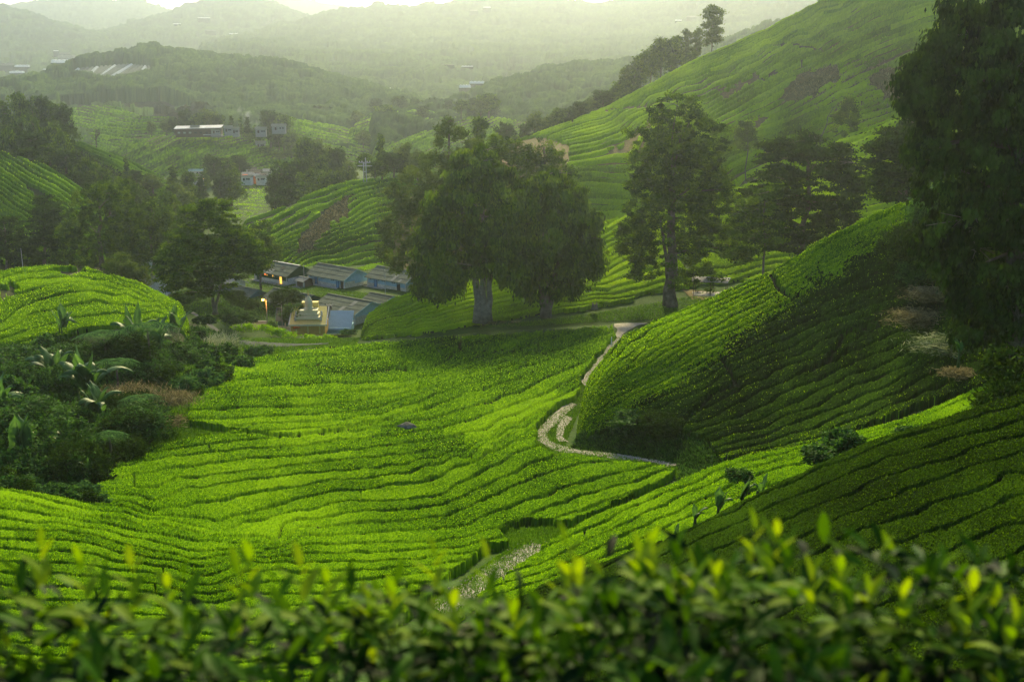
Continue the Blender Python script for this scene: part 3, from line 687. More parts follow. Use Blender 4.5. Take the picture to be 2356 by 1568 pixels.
# ---- far greenhouses: layer, u, v, width px, depth px, turn
GH = [('W',8,148,44,6,.1),('W',52,152,30,5,.05),('W',40,166,30,5,-.1),('W',14,182,40,7,0),('W',40,186,34,6,.1),('W',112,160,20,3,0),('W',152,131,34,10,.1),('W',140,141,40,8,.05),('W',165,147,26,5,.1),
 ('W',172,158,30,5,.1),('W',198,152,12,4,0),('W',130,117,10,2,0),('W',150,123,22,3,0),('W',140,97,10,2,0),('W',170,101,14,2,0),('W',228,99,18,2,0),('W',247,101,14,2,0),('W',320,118,10,3,0),
 ('W',372,119,16,4,.1),('W',392,121,20,3,0),('W',376,109,12,3,0),('W',345,127,10,3,0),('S',408,55,16,2,0),('S',470,41,26,2,0),('S',485,70,24,2,0),('S',540,78,22,3,0),('S',500,93,18,3,0),
 ('S',565,82,12,3,0),('S',525,108,26,4,.1),('S',548,103,24,4,0),('S',610,69,28,3,.2),('S',640,65,20,2,.2),('R',607,154,12,3,0),('R',694,156,8,2,0),
 ('R',1070,199,26,7,.05),('R',1098,190,34,6,.1),('R',1127,180,12,3,0),('R',1172,185,18,6,.1),('R',1155,189,16,3,0),('R',1195,172,34,5,0),('R',1180,196,28,2,0),('R',1159,216,12,3,0),('R',1030,149,30,2,0),('R',1075,153,26,2,0),('R',895,204,10,3,0),
 ('R',1090,24,18,3,0),('R',1120,17,16,3,0),('R',1560,47,14,3,0),('R',1590,38,20,4,0),('W',24,78,12,3,0),('W',188,84,8,2,0)]
def ghclear(k):
    return [[(u - w_*.7, v + d_*.5+2), (u - w_*.7, v - d_*.5-2), (u + w_*.7, v - d_*.5-2), (u + w_*.7, v + d_*.5+2)] for (l, u, v, w_, d_, r) in GH if l == k]
# ---- forest masses
forest(LP, 'forest', 'hazy forest covering the ridge with the greenhouse terrace', seed=3, cell=10, hgt=9, clear=[[(158,190),(170,170),(300,158),(355,164),(360,180),(250,196)],[(140,240),(380,230),(520,300),(200,330),(130,300)]])
forest(LQ, 'forest', 'hazy forest on the knoll left of the big hillside', seed=4, cell=11, hgt=11)
forest(LW, 'forest', 'patchy dark woods of the far valley floor', seed=5, cell=14, hgt=13, clear=ghclear('W'))
forest(LR, 'forest', 'forest on the broad hazy central mountain', seed=6, cell=20, hgt=18, clear=ghclear('R'))
forest(LS, 'forest', 'forest on the double humped mountain', seed=7, cell=20, hgt=18, clear=ghclear('S'))
forest(LS2, 'forest', 'forest on the dark mountain flank at the left edge', seed=8, cell=18, hgt=16)
forest(LT, 'forest', 'forest on the blue far mountain', seed=9, cell=24, hgt=20)
forest(LT2, 'forest', 'forest on the faintest far mountain', seed=10, cell=24, hgt=20)
# ------------------------------------------------ trees
def blades(C, D, L, W, tone, N=None):
    """kite shaped leaf sprays: centre C, direction D, length, width"""
    n = len(C); D = D / (np.linalg.norm(D, axis=1)[:, None] + 1e-9)
    r = rng.normal(0, 1, (n, 3)) if N is None else N + rng.normal(0, .38, (n, 3)); S = np.cross(D, r); S /= np.linalg.norm(S, axis=1)[:, None] + 1e-9
    L = np.asarray(L).reshape(-1, 1); W = np.asarray(W).reshape(-1, 1)
    V = np.stack([C - D * L * .5, C + S * W * .5 + D * L * .05, C + D * L * .5, C - S * W * .5 + D * L * .05], 1).reshape(-1, 3)
    return V, np.repeat(tone, 4)

def crown(lobes, nblade, blen, clr, droop=0., flat=.6, hang=0., seed=0, dens=60, shell=.55):
    """lobes: (x,y,z,rx,ry,rz).  Clumps of leaf sprays spread through the lobes"""
    lb = np.array(lobes, float); wt = lb[:, 3] * lb[:, 5]; wt = wt / wt.sum()
    nc = max(4, int(nblade / dens)); k = rng.choice(len(lb), nc, p=wt)
    d = rng.normal(0, 1, (nc, 3)); d[:, 2] += .15; d /= np.linalg.norm(d, axis=1)[:, None]
    r = shell + (1.02 - shell) * rng.uniform(0, 1, nc) ** .6
    C = lb[k, :3] + d * lb[k, 3:6] * r[:, None]
    csz = clr * rng.uniform(.6, 1.45, nc); ct = rng.uniform(0, 1, nc)
    m = rng.integers(int(dens * .5), int(dens * 1.5), nc); j = np.repeat(np.arange(nc), m); n = len(j)
    o = rng.normal(0, .5, (n, 3)); o[:, 2] *= flat
    if hang: o[:, 2] = -np.abs(o[:, 2]) * hang + .2
    B = C[j] + o * csz[j][:, None]
    out = d[j].copy(); out[:, 2] *= .4
    D = out * .8 + rng.normal(0, .5, (n, 3)); D[:, 2] += -droop
    if hang: D = D * np.array([.35, .35, 1]) ; D[:, 2] -= .8
    L = blen * 1.25 * rng.uniform(.6, 1.5, n)
    N = d[j] * .8 + o * .9; N[:, 2] += .35; N /= np.linalg.norm(N, axis=1)[:, None]
    return blades(B, D, L, L * .5, np.clip(.08 + .55 * ct[j] + .35 * rng.uniform(0, 1, n), 0, 1), N), C, k

def trunk_mb(mb, base, top, r0, r1, wob=.02, n=9, segs=7, flare=1.35):
    b = Vector(base); t = Vector(top); L = (t - b).length; pts = []; rr = []
    for i in range(segs + 1):
        f = i / segs; p = b.lerp(t, f) + Vector((random.uniform(-1, 1), random.uniform(-1, 1), 0)) * L * wob * (1 if 0 < i < segs else 0)
        pts.append(p); rr.append((r0 + (r1 - r0) * f) * (1 + (flare - 1) * max(0, 1 - f * 6)))
    mb.tube(pts, rr, n); return pts

def limb(mb, a, b, r, sag=.1):
    a = Vector(a); b = Vector(b); m = a.lerp(b, .5) + Vector((random.uniform(-.1, .1), random.uniform(-.1, .1), sag)) * (b - a).length * .8
    mb.tube([a, a.lerp(m, .6), m, b], [r, r * .75, r * .55, r * .15], 5, cap=False)

KIND = {  # blade length, clump radius, droop, flat, hang, material, density, shell
    'round': (.42, 1.0, 0, .8, 0, 'tree', 55, .6), 'dense': (.38, .8, -.2, .9, 0, 'tree_dark', 60, .8),
    'tier': (.50, 1.5, .15, .28, 0, 'tree', 70, .35), 'hang': (.62, 1.2, .5, 1.0, 1.5, 'tree', 70, .45),
    'dark': (.42, 1.1, .0, .55, 0, 'tree_dark', 60, .5), 'pale': (.40, 1.0, 0, .8, 0, 'tree_light', 50, .55)}

def hero(name, label, cat, u, vb, Y, lobes, nblade, kind='round', trunks=None, tr=.6, mat=None, scale=1.0, bark='bark', extra_limbs=10, depth=.8, bs=1.0, group=None, basez=None, bare=0):
    """a tree whose foliage masses are known; u, vb is its foot, lobes are (u, v, ru, rv)"""
    bp = P(u, vb, Y); 
    if basez is None: z0 = gz(bp[0], bp[1]); 
    else: z0 = basez
    z0 = min(z0, bp[2] + 1.0) if vb else z0
    e = empty(name, (bp[0], bp[1], z0)); tag(e, label, cat, group)
    L = []
    for i, (lu, lv, ru, rv) in enumerate(lobes):
        m = Y / F; q = P(lu, lv, Y); rx = ru * m * 1.12; rz = rv * m * 1.1
        dy = random.uniform(-.45, .45) * rx * depth * (0 if i == 0 else 1)
        L.append((q[0] - bp[0], dy, q[2] - z0, rx, rx * depth, rz))
    for l in list(L):
        for _ in range(2):
            a = random.uniform(-.5, 3.6); r = random.uniform(.75, 1.0); L.append((l[0] + cos(a) * l[3] * r, l[1] + random.uniform(-.6, .6) * l[4], l[2] + sin(a) * l[5] * r, l[3] * .36, l[4] * .36, l[5] * .32))
    b, c, dr, fl, hg, mt, dn, sh = KIND[kind]
    (V, va), C, ki = crown(L, int(nblade * 1.5), b * bs, c * bs * .95, dr, fl, hg, dens=dn * 1.5, shell=sh)
    n = len(V); mesh_obj('crown', V, np.arange(n).reshape(-1, 4), M[mat or mt], e, var=va, smooth=False)
    mb = MB(); top = max(l[2] for l in L); forks = []
    if trunks:
        for (u0, v0, u1, v1, r) in trunks:
            a = P(u0, v0, Y); c1 = P(u1, v1, Y)
            forks += trunk_mb(mb, (a[0] - bp[0], 0, a[2] - z0 - .5), (c1[0] - bp[0], random.uniform(-.5, .5), c1[2] - z0), r, r * .45, .015)
    else: forks = trunk_mb(mb, (0, 0, -.6), (L[0][0] * .6, 0, max(top * .92, 2)), tr, tr * .3)
    fk = [f for f in forks if f.z > .25 * top] or forks
    for i in rng.choice(len(C), min(extra_limbs, len(C)), replace=False):
        c_ = Vector(C[i]); f = min(fk, key=lambda q: (q - c_).length + 2 * max(0, q.z - c_.z)); limb(mb, f, c_, tr * .22)
    mb.build('trunk', M[bark], e, smooth=True)
    if bare:
        for i in range(bare):
            bb = MB()
            l = L[random.randrange(len(L))]; a = random.uniform(0, 2 * pi); p0 = Vector((l[0] * .5, l[1] * .5 - l[4] * .3, l[2]))
            dd = Vector((cos(a), -abs(sin(a)) * .8, random.uniform(-.1, .5))); ln = random.uniform(.7, 1.1)
            p1 = Vector((l[0] + l[3] * ln * dd.x, l[1] + l[4] * ln * dd.y * 1.15, l[2] + l[5] * dd.z * .8))
            mid = p0.lerp(p1, .5) + Vector((0, 0, .3)); bb.tube([p0, mid, p1], [.10, .08, .03], 5)
            for k in range(4):
                s0 = mid.lerp(p1, .1 + .24 * k); s1 = s0 + Vector((random.uniform(-1, 1) + dd.x, random.uniform(-1, .2), random.uniform(-.6, .5))) * random.uniform(1, 2.4)
                bb.tube([s0, s1], [.05, .015], 4)
            bb.build('bare_branch', M['bark_pale'], e, smooth=True)
    return e

# ---- unit tree prototypes, height 1 and half width 1 before scaling
def proto(kind, lobes, nb, bl, cl, mat, hang=0, flat=.7, dens=40, shell=.5, tk=.03, bark='bark'):
    (V, va), C, ki = crown(lobes, int(nb * 1.8), bl * 1.15, cl * 1.25, 0, flat, hang, dens=dens, shell=shell)
    V = V.copy()
    cm = mesh_obj('crown', V, np.arange(len(V)).reshape(-1, 4), M[mat], var=va, smooth=False)
    mb = MB(); pts = trunk_mb(mb, (0, 0, -.05), (0, 0, .85), tk, tk * .3, .012)
    for i in rng.choice(len(C), min(9, len(C)), replace=False): limb(mb, min(pts[2:], key=lambda q: (q - Vector(C[i])).length), C[i], tk * .3)
    tm = mb.build('trunk', M[bark], smooth=True)
    res = (cm.data, tm.data); bpy.data.objects.remove(cm); bpy.data.objects.remove(tm); return res

def rl(n, z0, z1, rad, rx, rz):
    out = []
    for i in range(n):
        z = z0 + (z1 - z0) * (i + .5) / n; a = i * 2.4; rr = rad(z)
        out.append((cos(a) * rr, sin(a) * rr, z, rx * random.uniform(.8, 1.2), rx * random.uniform(.8, 1.2), rz * random.uniform(.8, 1.2)))
    return out
PR = {}
PR['dome'] = [proto('dome', rl(9, .22, .85, lambda z: .17 * (1 - z * .6), .26, .16), 2600, .035, .07, m, dens=45) for m in ('tree_dark', 'tree')]
PR['broad'] = [proto('broad', rl(12, .35, .88, lambda z: .22 * (1.2 - z * .8), .19, .12), 2600, .04, .075, m, flat=.5, dens=40, shell=.4) for m in ('tree', 'tree_light', 'tree_dark')]
PR['cone'] = [proto('cone', [(0, 0, z, .27 * (1.12 - z), .27 * (1.12 - z), .06) for z in (.2, .3, .4, .5, .6, .7, .8, .88, .95)], 2400, .04, .05, m, flat=.35, dens=35, shell=.3) for m in ('tree', 'tree_dark')]
PR['slim'] = [proto('slim', rl(9, .2, .95, lambda z: .04, .12, .10), 2000, .03, .06, m, dens=35) for m in ('tree_light', 'tree')]
PR['tall'] = [proto('tall', rl(11, .28, .93, lambda z: .11, .12, .07), 2400, .035, .06, m, flat=.45, dens=26, shell=.3, tk=.018, bark='bark_pale') for m in ('tree_light', 'tree')]

def dup_tree(pk, var, name, label, group, u, vt, Y, hw, vb=None, zb=None, sink=.02):
    top = P(u, vt, Y); x, y = float(top[0]), float(top[1])
    z = gz(x, y) if zb is None else zb
    if vb is not None: z = float(P(u, vb, Y)[2])
    H = max(float(top[2]) - z, hw * 1.1 * Y / F); w_ = hw * Y / F
    cmv, tmv = PR[pk][var % len(PR[pk])]
    e = empty(name, (x, y, float(top[2]) - H * .985), random.uniform(0, 6.28)); tag(e, label, 'tree', group)
    sx = w_ / {'dome': .42, 'broad': .42, 'cone': .27, 'slim': .17, 'tall': .24}[pk]
    for nm, me in (('crown', cmv), ('trunk', tmv)):
        o = bpy.data.objects.new(nm, me); COL.objects.link(o); o.parent = e; o.scale = (sx, sx, H)
    return e

# tall trees beyond the road
hero('tall_cypress', 'huge drooping cypress with two fused pale trunks right behind the road', 'tree', 1110, 738, 224,
     [(1100,470,75,70),(1085,385,55,45),(1040,560,62,60),(1000,640,38,55),(1140,560,60,70),(1175,500,45,60),(1010,540,45,55),(1035,640,40,40),(1130,595,45,45),(1180,600,40,60),(1150,420,50,45),(970,600,30,45),(1030,470,50,50),(1190,640,25,30)],
     46000, 'hang', trunks=[(1101,735,1092,560,.95),(1123,733,1130,560,.75),(1112,737,1112,500,.8)], tr=.9, bark='bark_pale', bare=7)
hero('forked_cypress', 'broad dark cypress with a forked low trunk, beside the twin trunked one', 'tree', 1255, 724, 229,
     [(1270,540,72,70),(1260,440,55,40),(1320,600,48,60),(1215,600,45,60),(1340,520,42,50),(1240,660,45,30),(1300,660,40,30),(1200,520,38,50),(1290,470,50,45),(1360,580,25,40),(1215,455,35,35)],
     36000, 'hang', trunks=[(1255,722,1236,600,.9),(1258,724,1285,600,.85),(1255,724,1255,520,.8)], tr=.9, bare=3)
hero('pine_tree', 'tall rounded pine rising pale behind the drooping cypress', 'tree', 1035, 640, 268,
     [(1035,340,50,50),(1000,400,55,55),(960,450,50,60),(930,520,45,60),(1060,400,55,50),(985,520,60,60),(905,570,35,45),(950,600,50,40),(1020,480,50,60),(1040,300,28,22)],
     36000, 'round', tr=.8, bare=6, mat='tree_light')
hero('pine_tree', 'round topped pine behind the forked cypress', 'tree', 1250, 640, 272,
     [(1250,365,40,40),(1280,400,38,42),(1215,400,38,45),(1180,370,35,40),(1140,350,40,35),(1250,450,50,50),(1180,450,40,45),(1300,450,30,40)], 22000, 'round', tr=.7)
hero('pine_tree', 'narrow dark pine spire poking up behind the round pines', 'tree', 1102, 480, 345, [(1102,300,14,28),(1100,340,18,35),(1104,390,20,40)], 5000, 'round', tr=.4, bs=1.1)
hero('shade_tree', 'massive tall tree with one thick trunk beside the road, in front of the hillside', 'tree', 1543, 702, 240,
     [(1560,310,72,55),(1560,245,46,30),(1500,340,50,45),(1620,330,55,50),(1455,540,35,40),(1665,480,45,50),(1560,420,85,60),(1520,380,65,60),(1600,380,62,60),(1490,470,50,55),(1560,470,70,60),(1630,480,48,60),(1470,560,45,50),(1540,570,60,55),(1620,570,55,50),(1480,620,35,30),(1650,420,30,40),(1590,640,60,25),(1690,560,40,45)],
     66000, 'dark', trunks=[(1543,702,1546,420,1.35),(1540,640,1520,500,.5)], tr=1.2, mat='tree', bare=2)
hero('cedar_tree', 'wide cedar with layered boughs and many grey bare branches', 'tree', 1850, 640, 232,
     [(1850,380,90,35),(1880,340,70,28),(1780,420,60,35),(1900,430,85,40),(1830,480,85,40),(1930,500,60,40),(1760,520,50,40),(1870,560,80,40),(1950,400,45,35),(1740,470,40,35),(1800,350,60,25)],
     42000, 'tier', tr=.9, mat='tree_dark', bare=26)
hero('young_tree', 'thin dark tree with an open crown between the thick trunk and the cedar', 'tree', 1765, 625, 216, [(1750,470,40,40),(1720,520,38,40),(1770,540,32,35),(1705,580,30,30)], 9000, 'tier', tr=.35, bs=.8, mat='tree', bare=3)
hero('pine_sapling', 'small pale pine on the hillside above the cedar', 'tree', 1720, 352, 330, [(1718,300,22,18),(1722,325,30,20),(1720,282,10,15)], 3000, 'round', tr=.25, mat='tree_light')
hero('pine_sapling', 'second small pine on the hillside, nearer the bare patch', 'tree', 1860, 315, 320, [(1950,262,22,22),(1945,290,30,22),(1952,238,10,18)], 3500, 'round', tr=.25, mat='tree')
hero('cypress', 'dark cypress right of the cedar, behind the right hill', 'tree', 2080, 480, 190,
     [(2090,310,40,40),(2060,360,45,40),(2110,380,50,50),(2070,430,50,35),(2130,310,35,35),(2040,410,30,30)], 20000, 'tier', tr=.6, mat='tree_dark', bare=5)
hero('giant_conifer', 'giant shaggy conifer filling the right edge, nearest and darkest', 'tree', 2330, 880, 92,
     [(2330,60,110,90),(2220,90,70,70),(2160,170,60,55),(2250,200,110,90),(2360,230,110,110),(2140,240,50,50),(2200,310,75,70),(2300,360,110,100),(2180,420,60,70),(2250,500,90,80),(2350,500,100,110),(2200,580,55,70),(2280,640,90,80),(2360,700,90,100),(2250,740,60,60),(2130,150,35,35),(2260,-20,90,60),(2330,-140,80,70),(2470,100,90,120),(2470,400,100,150),(2140,330,50,60),(2105,215,42,50),(2150,560,45,50)],
     90000, 'hang', trunks=[(2330,890,2340,100,.9)], tr=.7, mat='tree_dark', bs=.55, bare=14, extra_limbs=26)
# left trees
hero('twin_tree', 'large dark tree with two leaning pale trunks above the village road', 'tree', 490, 718, 232,
     [(480,530,60,50),(480,480,40,22),(430,570,50,45),(530,560,45,50),(400,600,38,35),(460,620,60,40),(540,610,40,35),(500,650,40,30),(590,590,30,40),(385,640,28,25),(420,660,30,22)],
     42000, 'tier', trunks=[(497,718,480,640,.45),(492,718,512,640,.4)], tr=.5, bark='bark_pale', bs=.85)
hero('leaning_tree', 'slender tree standing against the small hill, right of the twin trunked tree', 'tree', 600, 640, 290, [(600,540,26,30),(590,570,28,28),(612,580,26,30),(596,600,30,25)], 8000, 'pale', tr=.3, mat='tree', bare=3)
hero('dome_tree', 'big perfectly domed dark tree above the tea mound', 'tree', 235, 640, 285,
     [(238,520,82,90),(238,470,55,45),(185,560,45,55),(295,560,45,55),(235,590,95,45)], 46000, 'dense', tr=.8, mat='tree', bs=.9)
hero('dark_conifer', 'dark conifer left of the domed tree', 'tree', 105, 630, 290, [(110,480,28,28),(105,530,38,38),(100,580,45,40),(130,540,35,40)], 14000, 'tier', tr=.5, mat='tree_dark', bs=.9)
hero('dark_conifer', 'dark broad tree at the left edge above the tea mound', 'tree', 20, 630, 292, [(10,530,45,30),(30,570,45,35),(-30,560,50,45),(55,590,35,30)], 14000, 'dark', tr=.5, bs=.9)
hero('shrub_tree', 'pale bushy tree on the right shoulder of the tea mound', 'tree', 285, 660, 245, [(275,612,26,18),(300,625,32,22),(270,635,30,18),(325,640,22,18)], 7000, 'pale', tr=.25, bs=.8)
hero('dark_tree', 'dark evergreen tucked between the domed tree and the twin trunked tree', 'tree', 350, 620, 295, [(350,500,40,35),(330,550,40,45),(375,540,35,45),(350,590,45,35)], 14000, 'round', tr=.5)

# leafless tree
e = empty('leafless_tree', tuple(P(222, 334, 440))); tag(e, 'small leafless tree on the crest of the wooded slope', 'tree')
mb = MB(); trunk_mb(mb, (0, 0, -1), (0, 0, 3.2), .22, .16, .02)
for i in range(16):
    a = random.uniform(0, 6.28); r = random.uniform(1.2, 3.8); z = random.uniform(4.2, 7.2); p1 = Vector((cos(a) * r, sin(a) * r, z)); p0 = Vector((0, 0, random.uniform(1.6, 3.2)))
    limb(mb, p0, p1, .12, .02)
    for k in range(4):
        q = p0.lerp(p1, random.uniform(.5, .95)); limb(mb, q, q + Vector((random.uniform(-1, 1), random.uniform(-1, 1), random.uniform(.1, 1))) * 1.2, .06, 0)
mb.build('trunk', M['bark'], e)

G1 = 'dark round trees crowding the wooded slope at left'; L1 = 'dark round evergreen in the crowded stand on the wooded slope at left'
for i, (u, vt, hw, Y) in enumerate([(40,209,25,428),(71,222,22,430),(95,222,24,430),(112,231,24,432),(142,240,32,428),(3,232,28,426),(-40,225,30,426),(74,265,34,405),(35,280,36,400),(120,275,32,405),(69,303,45,385),(5,300,40,390),(137,300,34,400),(110,330,36,385),
    (148,347,38,380),(192,358,32,385),(60,340,36,350),(231,380,40,380),(264,400,34,385),(300,412,30,385),(180,395,40,365),(215,425,36,360),(280,440,34,365),(250,455,34,355),(-20,345,40,380),(320,430,30,390)]):
    dup_tree('dome' if i % 3 else 'broad', (0, 2, 1)[i % 3] if i % 3 == 0 else i, 'round_tree', L1, G1, u, vt, Y, hw)
G2 = 'trees of the small wood behind the domed tree'; L2 = 'bushy green tree in the small wood between domed tree and town'
for i, (u, vt, hw, Y, k) in enumerate([(311,391,22,430,'dome'),(349,399,32,430,'broad'),(396,385,20,440,'cone'),(432,393,22,445,'broad'),(413,421,40,400,'broad'),(352,450,36,340,'broad'),(385,440,34,350,'broad'),(402,462,26,345,'broad'),(440,435,30,410,'broad'),(455,455,26,395,'dome'),(370,480,30,330,'broad'),(430,470,28,350,'dome'),(289,366,14,425,'cone'),(460,410,20,450,'cone')]):
    dup_tree(k, i, 'bushy_tree', L2, G2, u, vt, Y, hw)
G3 = 'tree clump left of the town'; L3 = 'dense tree of the clump immediately left of the little town'
for i, (u, vt, hw, Y) in enumerate([(490,358,34,520),(523,363,24,530),(550,355,26,545),(528,391,38,455),(505,400,24,450),(470,392,16,500)]):
    dup_tree('dome' if i != 2 else 'broad', i, 'clump_tree', L3, G3, u, vt, Y, hw)
G4 = 'pale trees on the rise right of the town'; L4 = 'hazy pale tree on the rise between the town and the power pole'
for i, (u, vt, hw, Y, k) in enumerate([(700,312,34,480,'broad'),(738,318,40,480,'broad'),(772,335,28,470,'broad'),(645,372,34,440,'dome'),(628,395,26,430,'dome'),(682,365,42,440,'broad'),(720,385,40,430,'broad'),(700,420,40,400,'dome'),(660,425,34,400,'dome'),(760,385,36,420,'broad'),(800,366,30,420,'broad'),(640,450,28,390,'broad'),(745,352,30,470,'broad')]):
    dup_tree(k, i, 'hazy_tree', L4, G4, u, vt, Y, hw)
G5 = 'trees between the power pole and the tall pine'
for i, (u, vt, hw, Y, k, lb) in enumerate([(876,312,18,390,'cone','dark conifer spire right of the power pole'),(928,327,30,385,'broad','broad tree between conifer spire and tall pine'),(905,350,34,380,'broad','bushy tree in front of the conifer spire'),(838,352,24,395,'broad','low tree just behind the power pole'),(960,345,30,380,'broad','green tree touching the tall pine at its left'),(862,372,30,380,'dome','rounded low bush tree under the conifer spire')]):
    dup_tree(k, i, 'ridge_tree', lb, G5, u, vt, Y, hw)
G6 = 'trees lining the lower crest of the big hillside'; L6 = 'tree in the belt behind the lower left crest of the big hillside'
for i, (u, vt, hw, Y, k) in enumerate([(1164,282,32,430,'dome'),(1231,255,24,440,'broad'),(1210,285,26,430,'dome'),(1285,247,22,440,'broad'),(1262,262,24,436,'broad'),(1335,231,26,445,'broad'),(1310,250,22,440,'dome'),(1362,222,24,445,'broad'),(1389,205,34,446,'broad'),(1415,198,26,446,'dome'),(1180,315,24,420,'dome')]):
    dup_tree(k, i, 'belt_tree', L6, G6, u, vt, Y, hw)
G7 = 'trees on the upper crest of the big hillside'
for i, (u, vt, hw, Y, k, lb) in enumerate([(1439,151,15,446,'tall','thin wispy tree left of the crest thicket'),(1432,181,24,444,'broad','low bushy tree under the wispy one'),(1476,120,26,448,'broad','left tree of the crest thicket'),(1500,105,28,450,'broad','tallest leafy tree at the left of the crest thicket'),(1523,84,32,448,'broad','broad golden tree in the middle of the crest thicket'),(1556,80,30,446,'broad','right golden tree of the crest thicket'),(1583,68,12,446,'tall','slim bare stemmed tree right of the thicket'),(1603,66,14,445,'tall','second slim bare stemmed tree right of the thicket'),(1642,13,26,440,'tall','tallest feathery tree standing alone on the crest'),(1460,165,24,444,'dome','low round bush tree at the foot of the thicket'),(1590,120,18,430,'dome','small round bush beside the slim trees'),(1545,130,22,440,'dome','round bush below the golden trees')]):
    dup_tree(k, 0 if k != 'dome' else 1, 'crest_tree', lb, G7, u, vt, Y, hw)
G8 = 'trees around the long dark building'; L8 = 'hazy tree in the row behind the long dark building'
for i, (u, vt, hw, Y, k) in enumerate([(424,253,24,645,'dome'),(380,270,14,650,'broad'),(398,268,14,645,'broad'),(455,258,22,655,'broad'),(481,250,30,660,'broad'),(500,262,18,655,'broad'),(514,267,9,640,'cone'),(531,268,11,640,'cone'),(553,270,9,635,'cone'),(568,271,12,635,'cone'),(586,289,8,630,'cone'),(619,250,28,650,'broad'),(650,262,28,650,'broad'),(598,300,14,630,'dome'),(640,300,24,625,'broad'),(668,305,26,620,'broad'),(347,278,12,655,'broad'),(610,335,20,600,'dome'),(640,345,22,590,'broad'),(670,340,24,590,'broad'),(700,330,22,600,'broad'),(575,305,14,625,'broad')]):
    dup_tree(k, i, 'background_tree', L8, G8, u, vt, Y, hw)
G9 = 'trees scattered over the hazy middle slopes'; L9 = 'faint tree scattered on the hazy slopes in the middle distance'
for i in range(26):
    u = random.uniform(720, 1180); Y = random.uniform(640, 900); z = gz(*(P(u, 300, Y)[:2])); h = random.uniform(9, 15)
    pt = P(u, 300, Y); pu, pv = proj(np.array([pt[0], pt[1], z + h])); dup_tree('broad' if i % 2 else 'dome', i, 'faint_tree', L9, G9, u, float(pv), Y, h * .5 * F / Y, zb=z)
# ------------------------------------------------ building materials
def sheet_mat(name, cols, rough=.8, wave=9):
    m, n, out = newmat(name)
    p = n.nodes.new('ShaderNodeBsdfPrincipled'); p.inputs['Roughness'].default_value = rough; p.inputs['Specular IOR Level'].default_value = .1
    f = mixf(n, noise(n, .5, 5, rough=.7), noise(n, 5, 3), .6); c = ramp(n, f, [(.3 + .4 * i / (len(cols) - 1), k) for i, k in enumerate(cols)])
    n.links.new(c, p.inputs['Base Color'])
    tc = n.nodes.new('ShaderNodeTexCoord'); wv = n.nodes.new('ShaderNodeTexWave'); wv.bands_direction = 'X'; wv.inputs['Scale'].default_value = wave
    n.links.new(tc.outputs['Object'], wv.inputs['Vector']); b = n.nodes.new('ShaderNodeBump'); b.inputs['Distance'].default_value = .05; b.inputs['Strength'].default_value = .8
    n.links.new(wv.outputs['Fac'], b.inputs['Height']); n.links.new(b.outputs[0], p.inputs['Normal']); n.links.new(p.outputs[0], out.inputs[0]); return m
def plank_mat(name, cols):
    m, n, out = newmat(name)
    p = n.nodes.new('ShaderNodeBsdfPrincipled'); p.inputs['Roughness'].default_value = .8; p.inputs['Specular IOR Level'].default_value = .1
    f = mixf(n, noise(n, .8, 5, rough=.75), noise(n, 6, 3), .6); c = ramp(n, f, [(.3 + .4 * i / (len(cols) - 1), k) for i, k in enumerate(cols)])
    tc = n.nodes.new('ShaderNodeTexCoord'); wv = n.nodes.new('ShaderNodeTexWave'); wv.bands_direction = 'Z'; wv.wave_profile = 'SAW'; wv.inputs['Scale'].default_value = 1.2
    n.links.new(tc.outputs['Object'], wv.inputs['Vector'])
    mx = n.nodes.new('ShaderNodeMixRGB'); mx.blend_type = 'MULTIPLY'; r = ramp(n, wv.outputs['Fac'], [(0, (.35, .35, .35)), (.12, (1, 1, 1))]); mx.inputs[0].default_value = .6
    n.links.new(c, mx.inputs[1]); n.links.new(r, mx.inputs[2]); n.links.new(mx.outputs[0], p.inputs['Base Color']); n.links.new(p.outputs[0], out.inputs[0]); return m
M['roof'] = sheet_mat('roof_grey', [(.045, .066, .045), (.085, .115, .085), (.14, .17, .14)])
M['roof_dark'] = sheet_mat('roof_dark', [(.02, .026, .022), (.045, .052, .045), (.08, .09, .078)])
M['roof_pale'] = sheet_mat('roof_pale', [(.17, .185, .17), (.26, .28, .255)])
M['tin'] = sheet_mat('tin_sheet', [(.16, .11, .08), (.32, .34, .35), (.48, .52, .55)], .5)
M['blue_roof'] = sheet_mat('blue_roof', [(.16, .30, .42), (.22, .38, .52)], .8, 5)
M['blue_wall'] = plank_mat('blue_wall', [(.16, .30, .38), (.27, .47, .58), (.38, .58, .68)])
M['teal_wall'] = plank_mat('teal_wall', [(.05, .13, .14), (.09, .20, .21), (.14, .26, .26)])
M['green_wall'] = plank_mat('green_wall', [(.006, .045, .016), (.012, .075, .028)])
M['white'] = surf('white_paint', [(.34, .34, .29), (.55, .55, .51), (.66, .66, .63)], .9, .8, .2, scale2=4)
M['plaster'] = surf('stained_plaster', [(.28, .26, .18), (.55, .53, .43), (.78, .76, .68)], .8, .9, .1, scale2=4)
M['dark'] = surf('dark_opening', [(.01, .01, .01), (.02, .02, .02)], 1, .6)
M['wood'] = surf('door_wood', [(.05, .03, .02), (.09, .06, .035)], 2, .8)
M['yellow'] = surf('yellow_paint', [(.52, .44, .12), (.68, .58, .18)], 1.2, .7, .2, scale2=5)
M['cream'] = surf('cream_paint', [(.50, .48, .28), (.66, .64, .42)], 1.5, .6, .3, scale2=6)
M['ochre'] = surf('ochre_paint', [(.45, .27, .05), (.58, .36, .08)], 1.2, .7)
M['gold'] = surf('gold_paint', [(.5, .36, .1), (.6, .45, .15)], 2, .35, .5, metal=.6)
M['concrete'] = surf('concrete', [(.22, .21, .19), (.34, .33, .30), (.42, .41, .38)], .7, .9, .1, scale2=5)
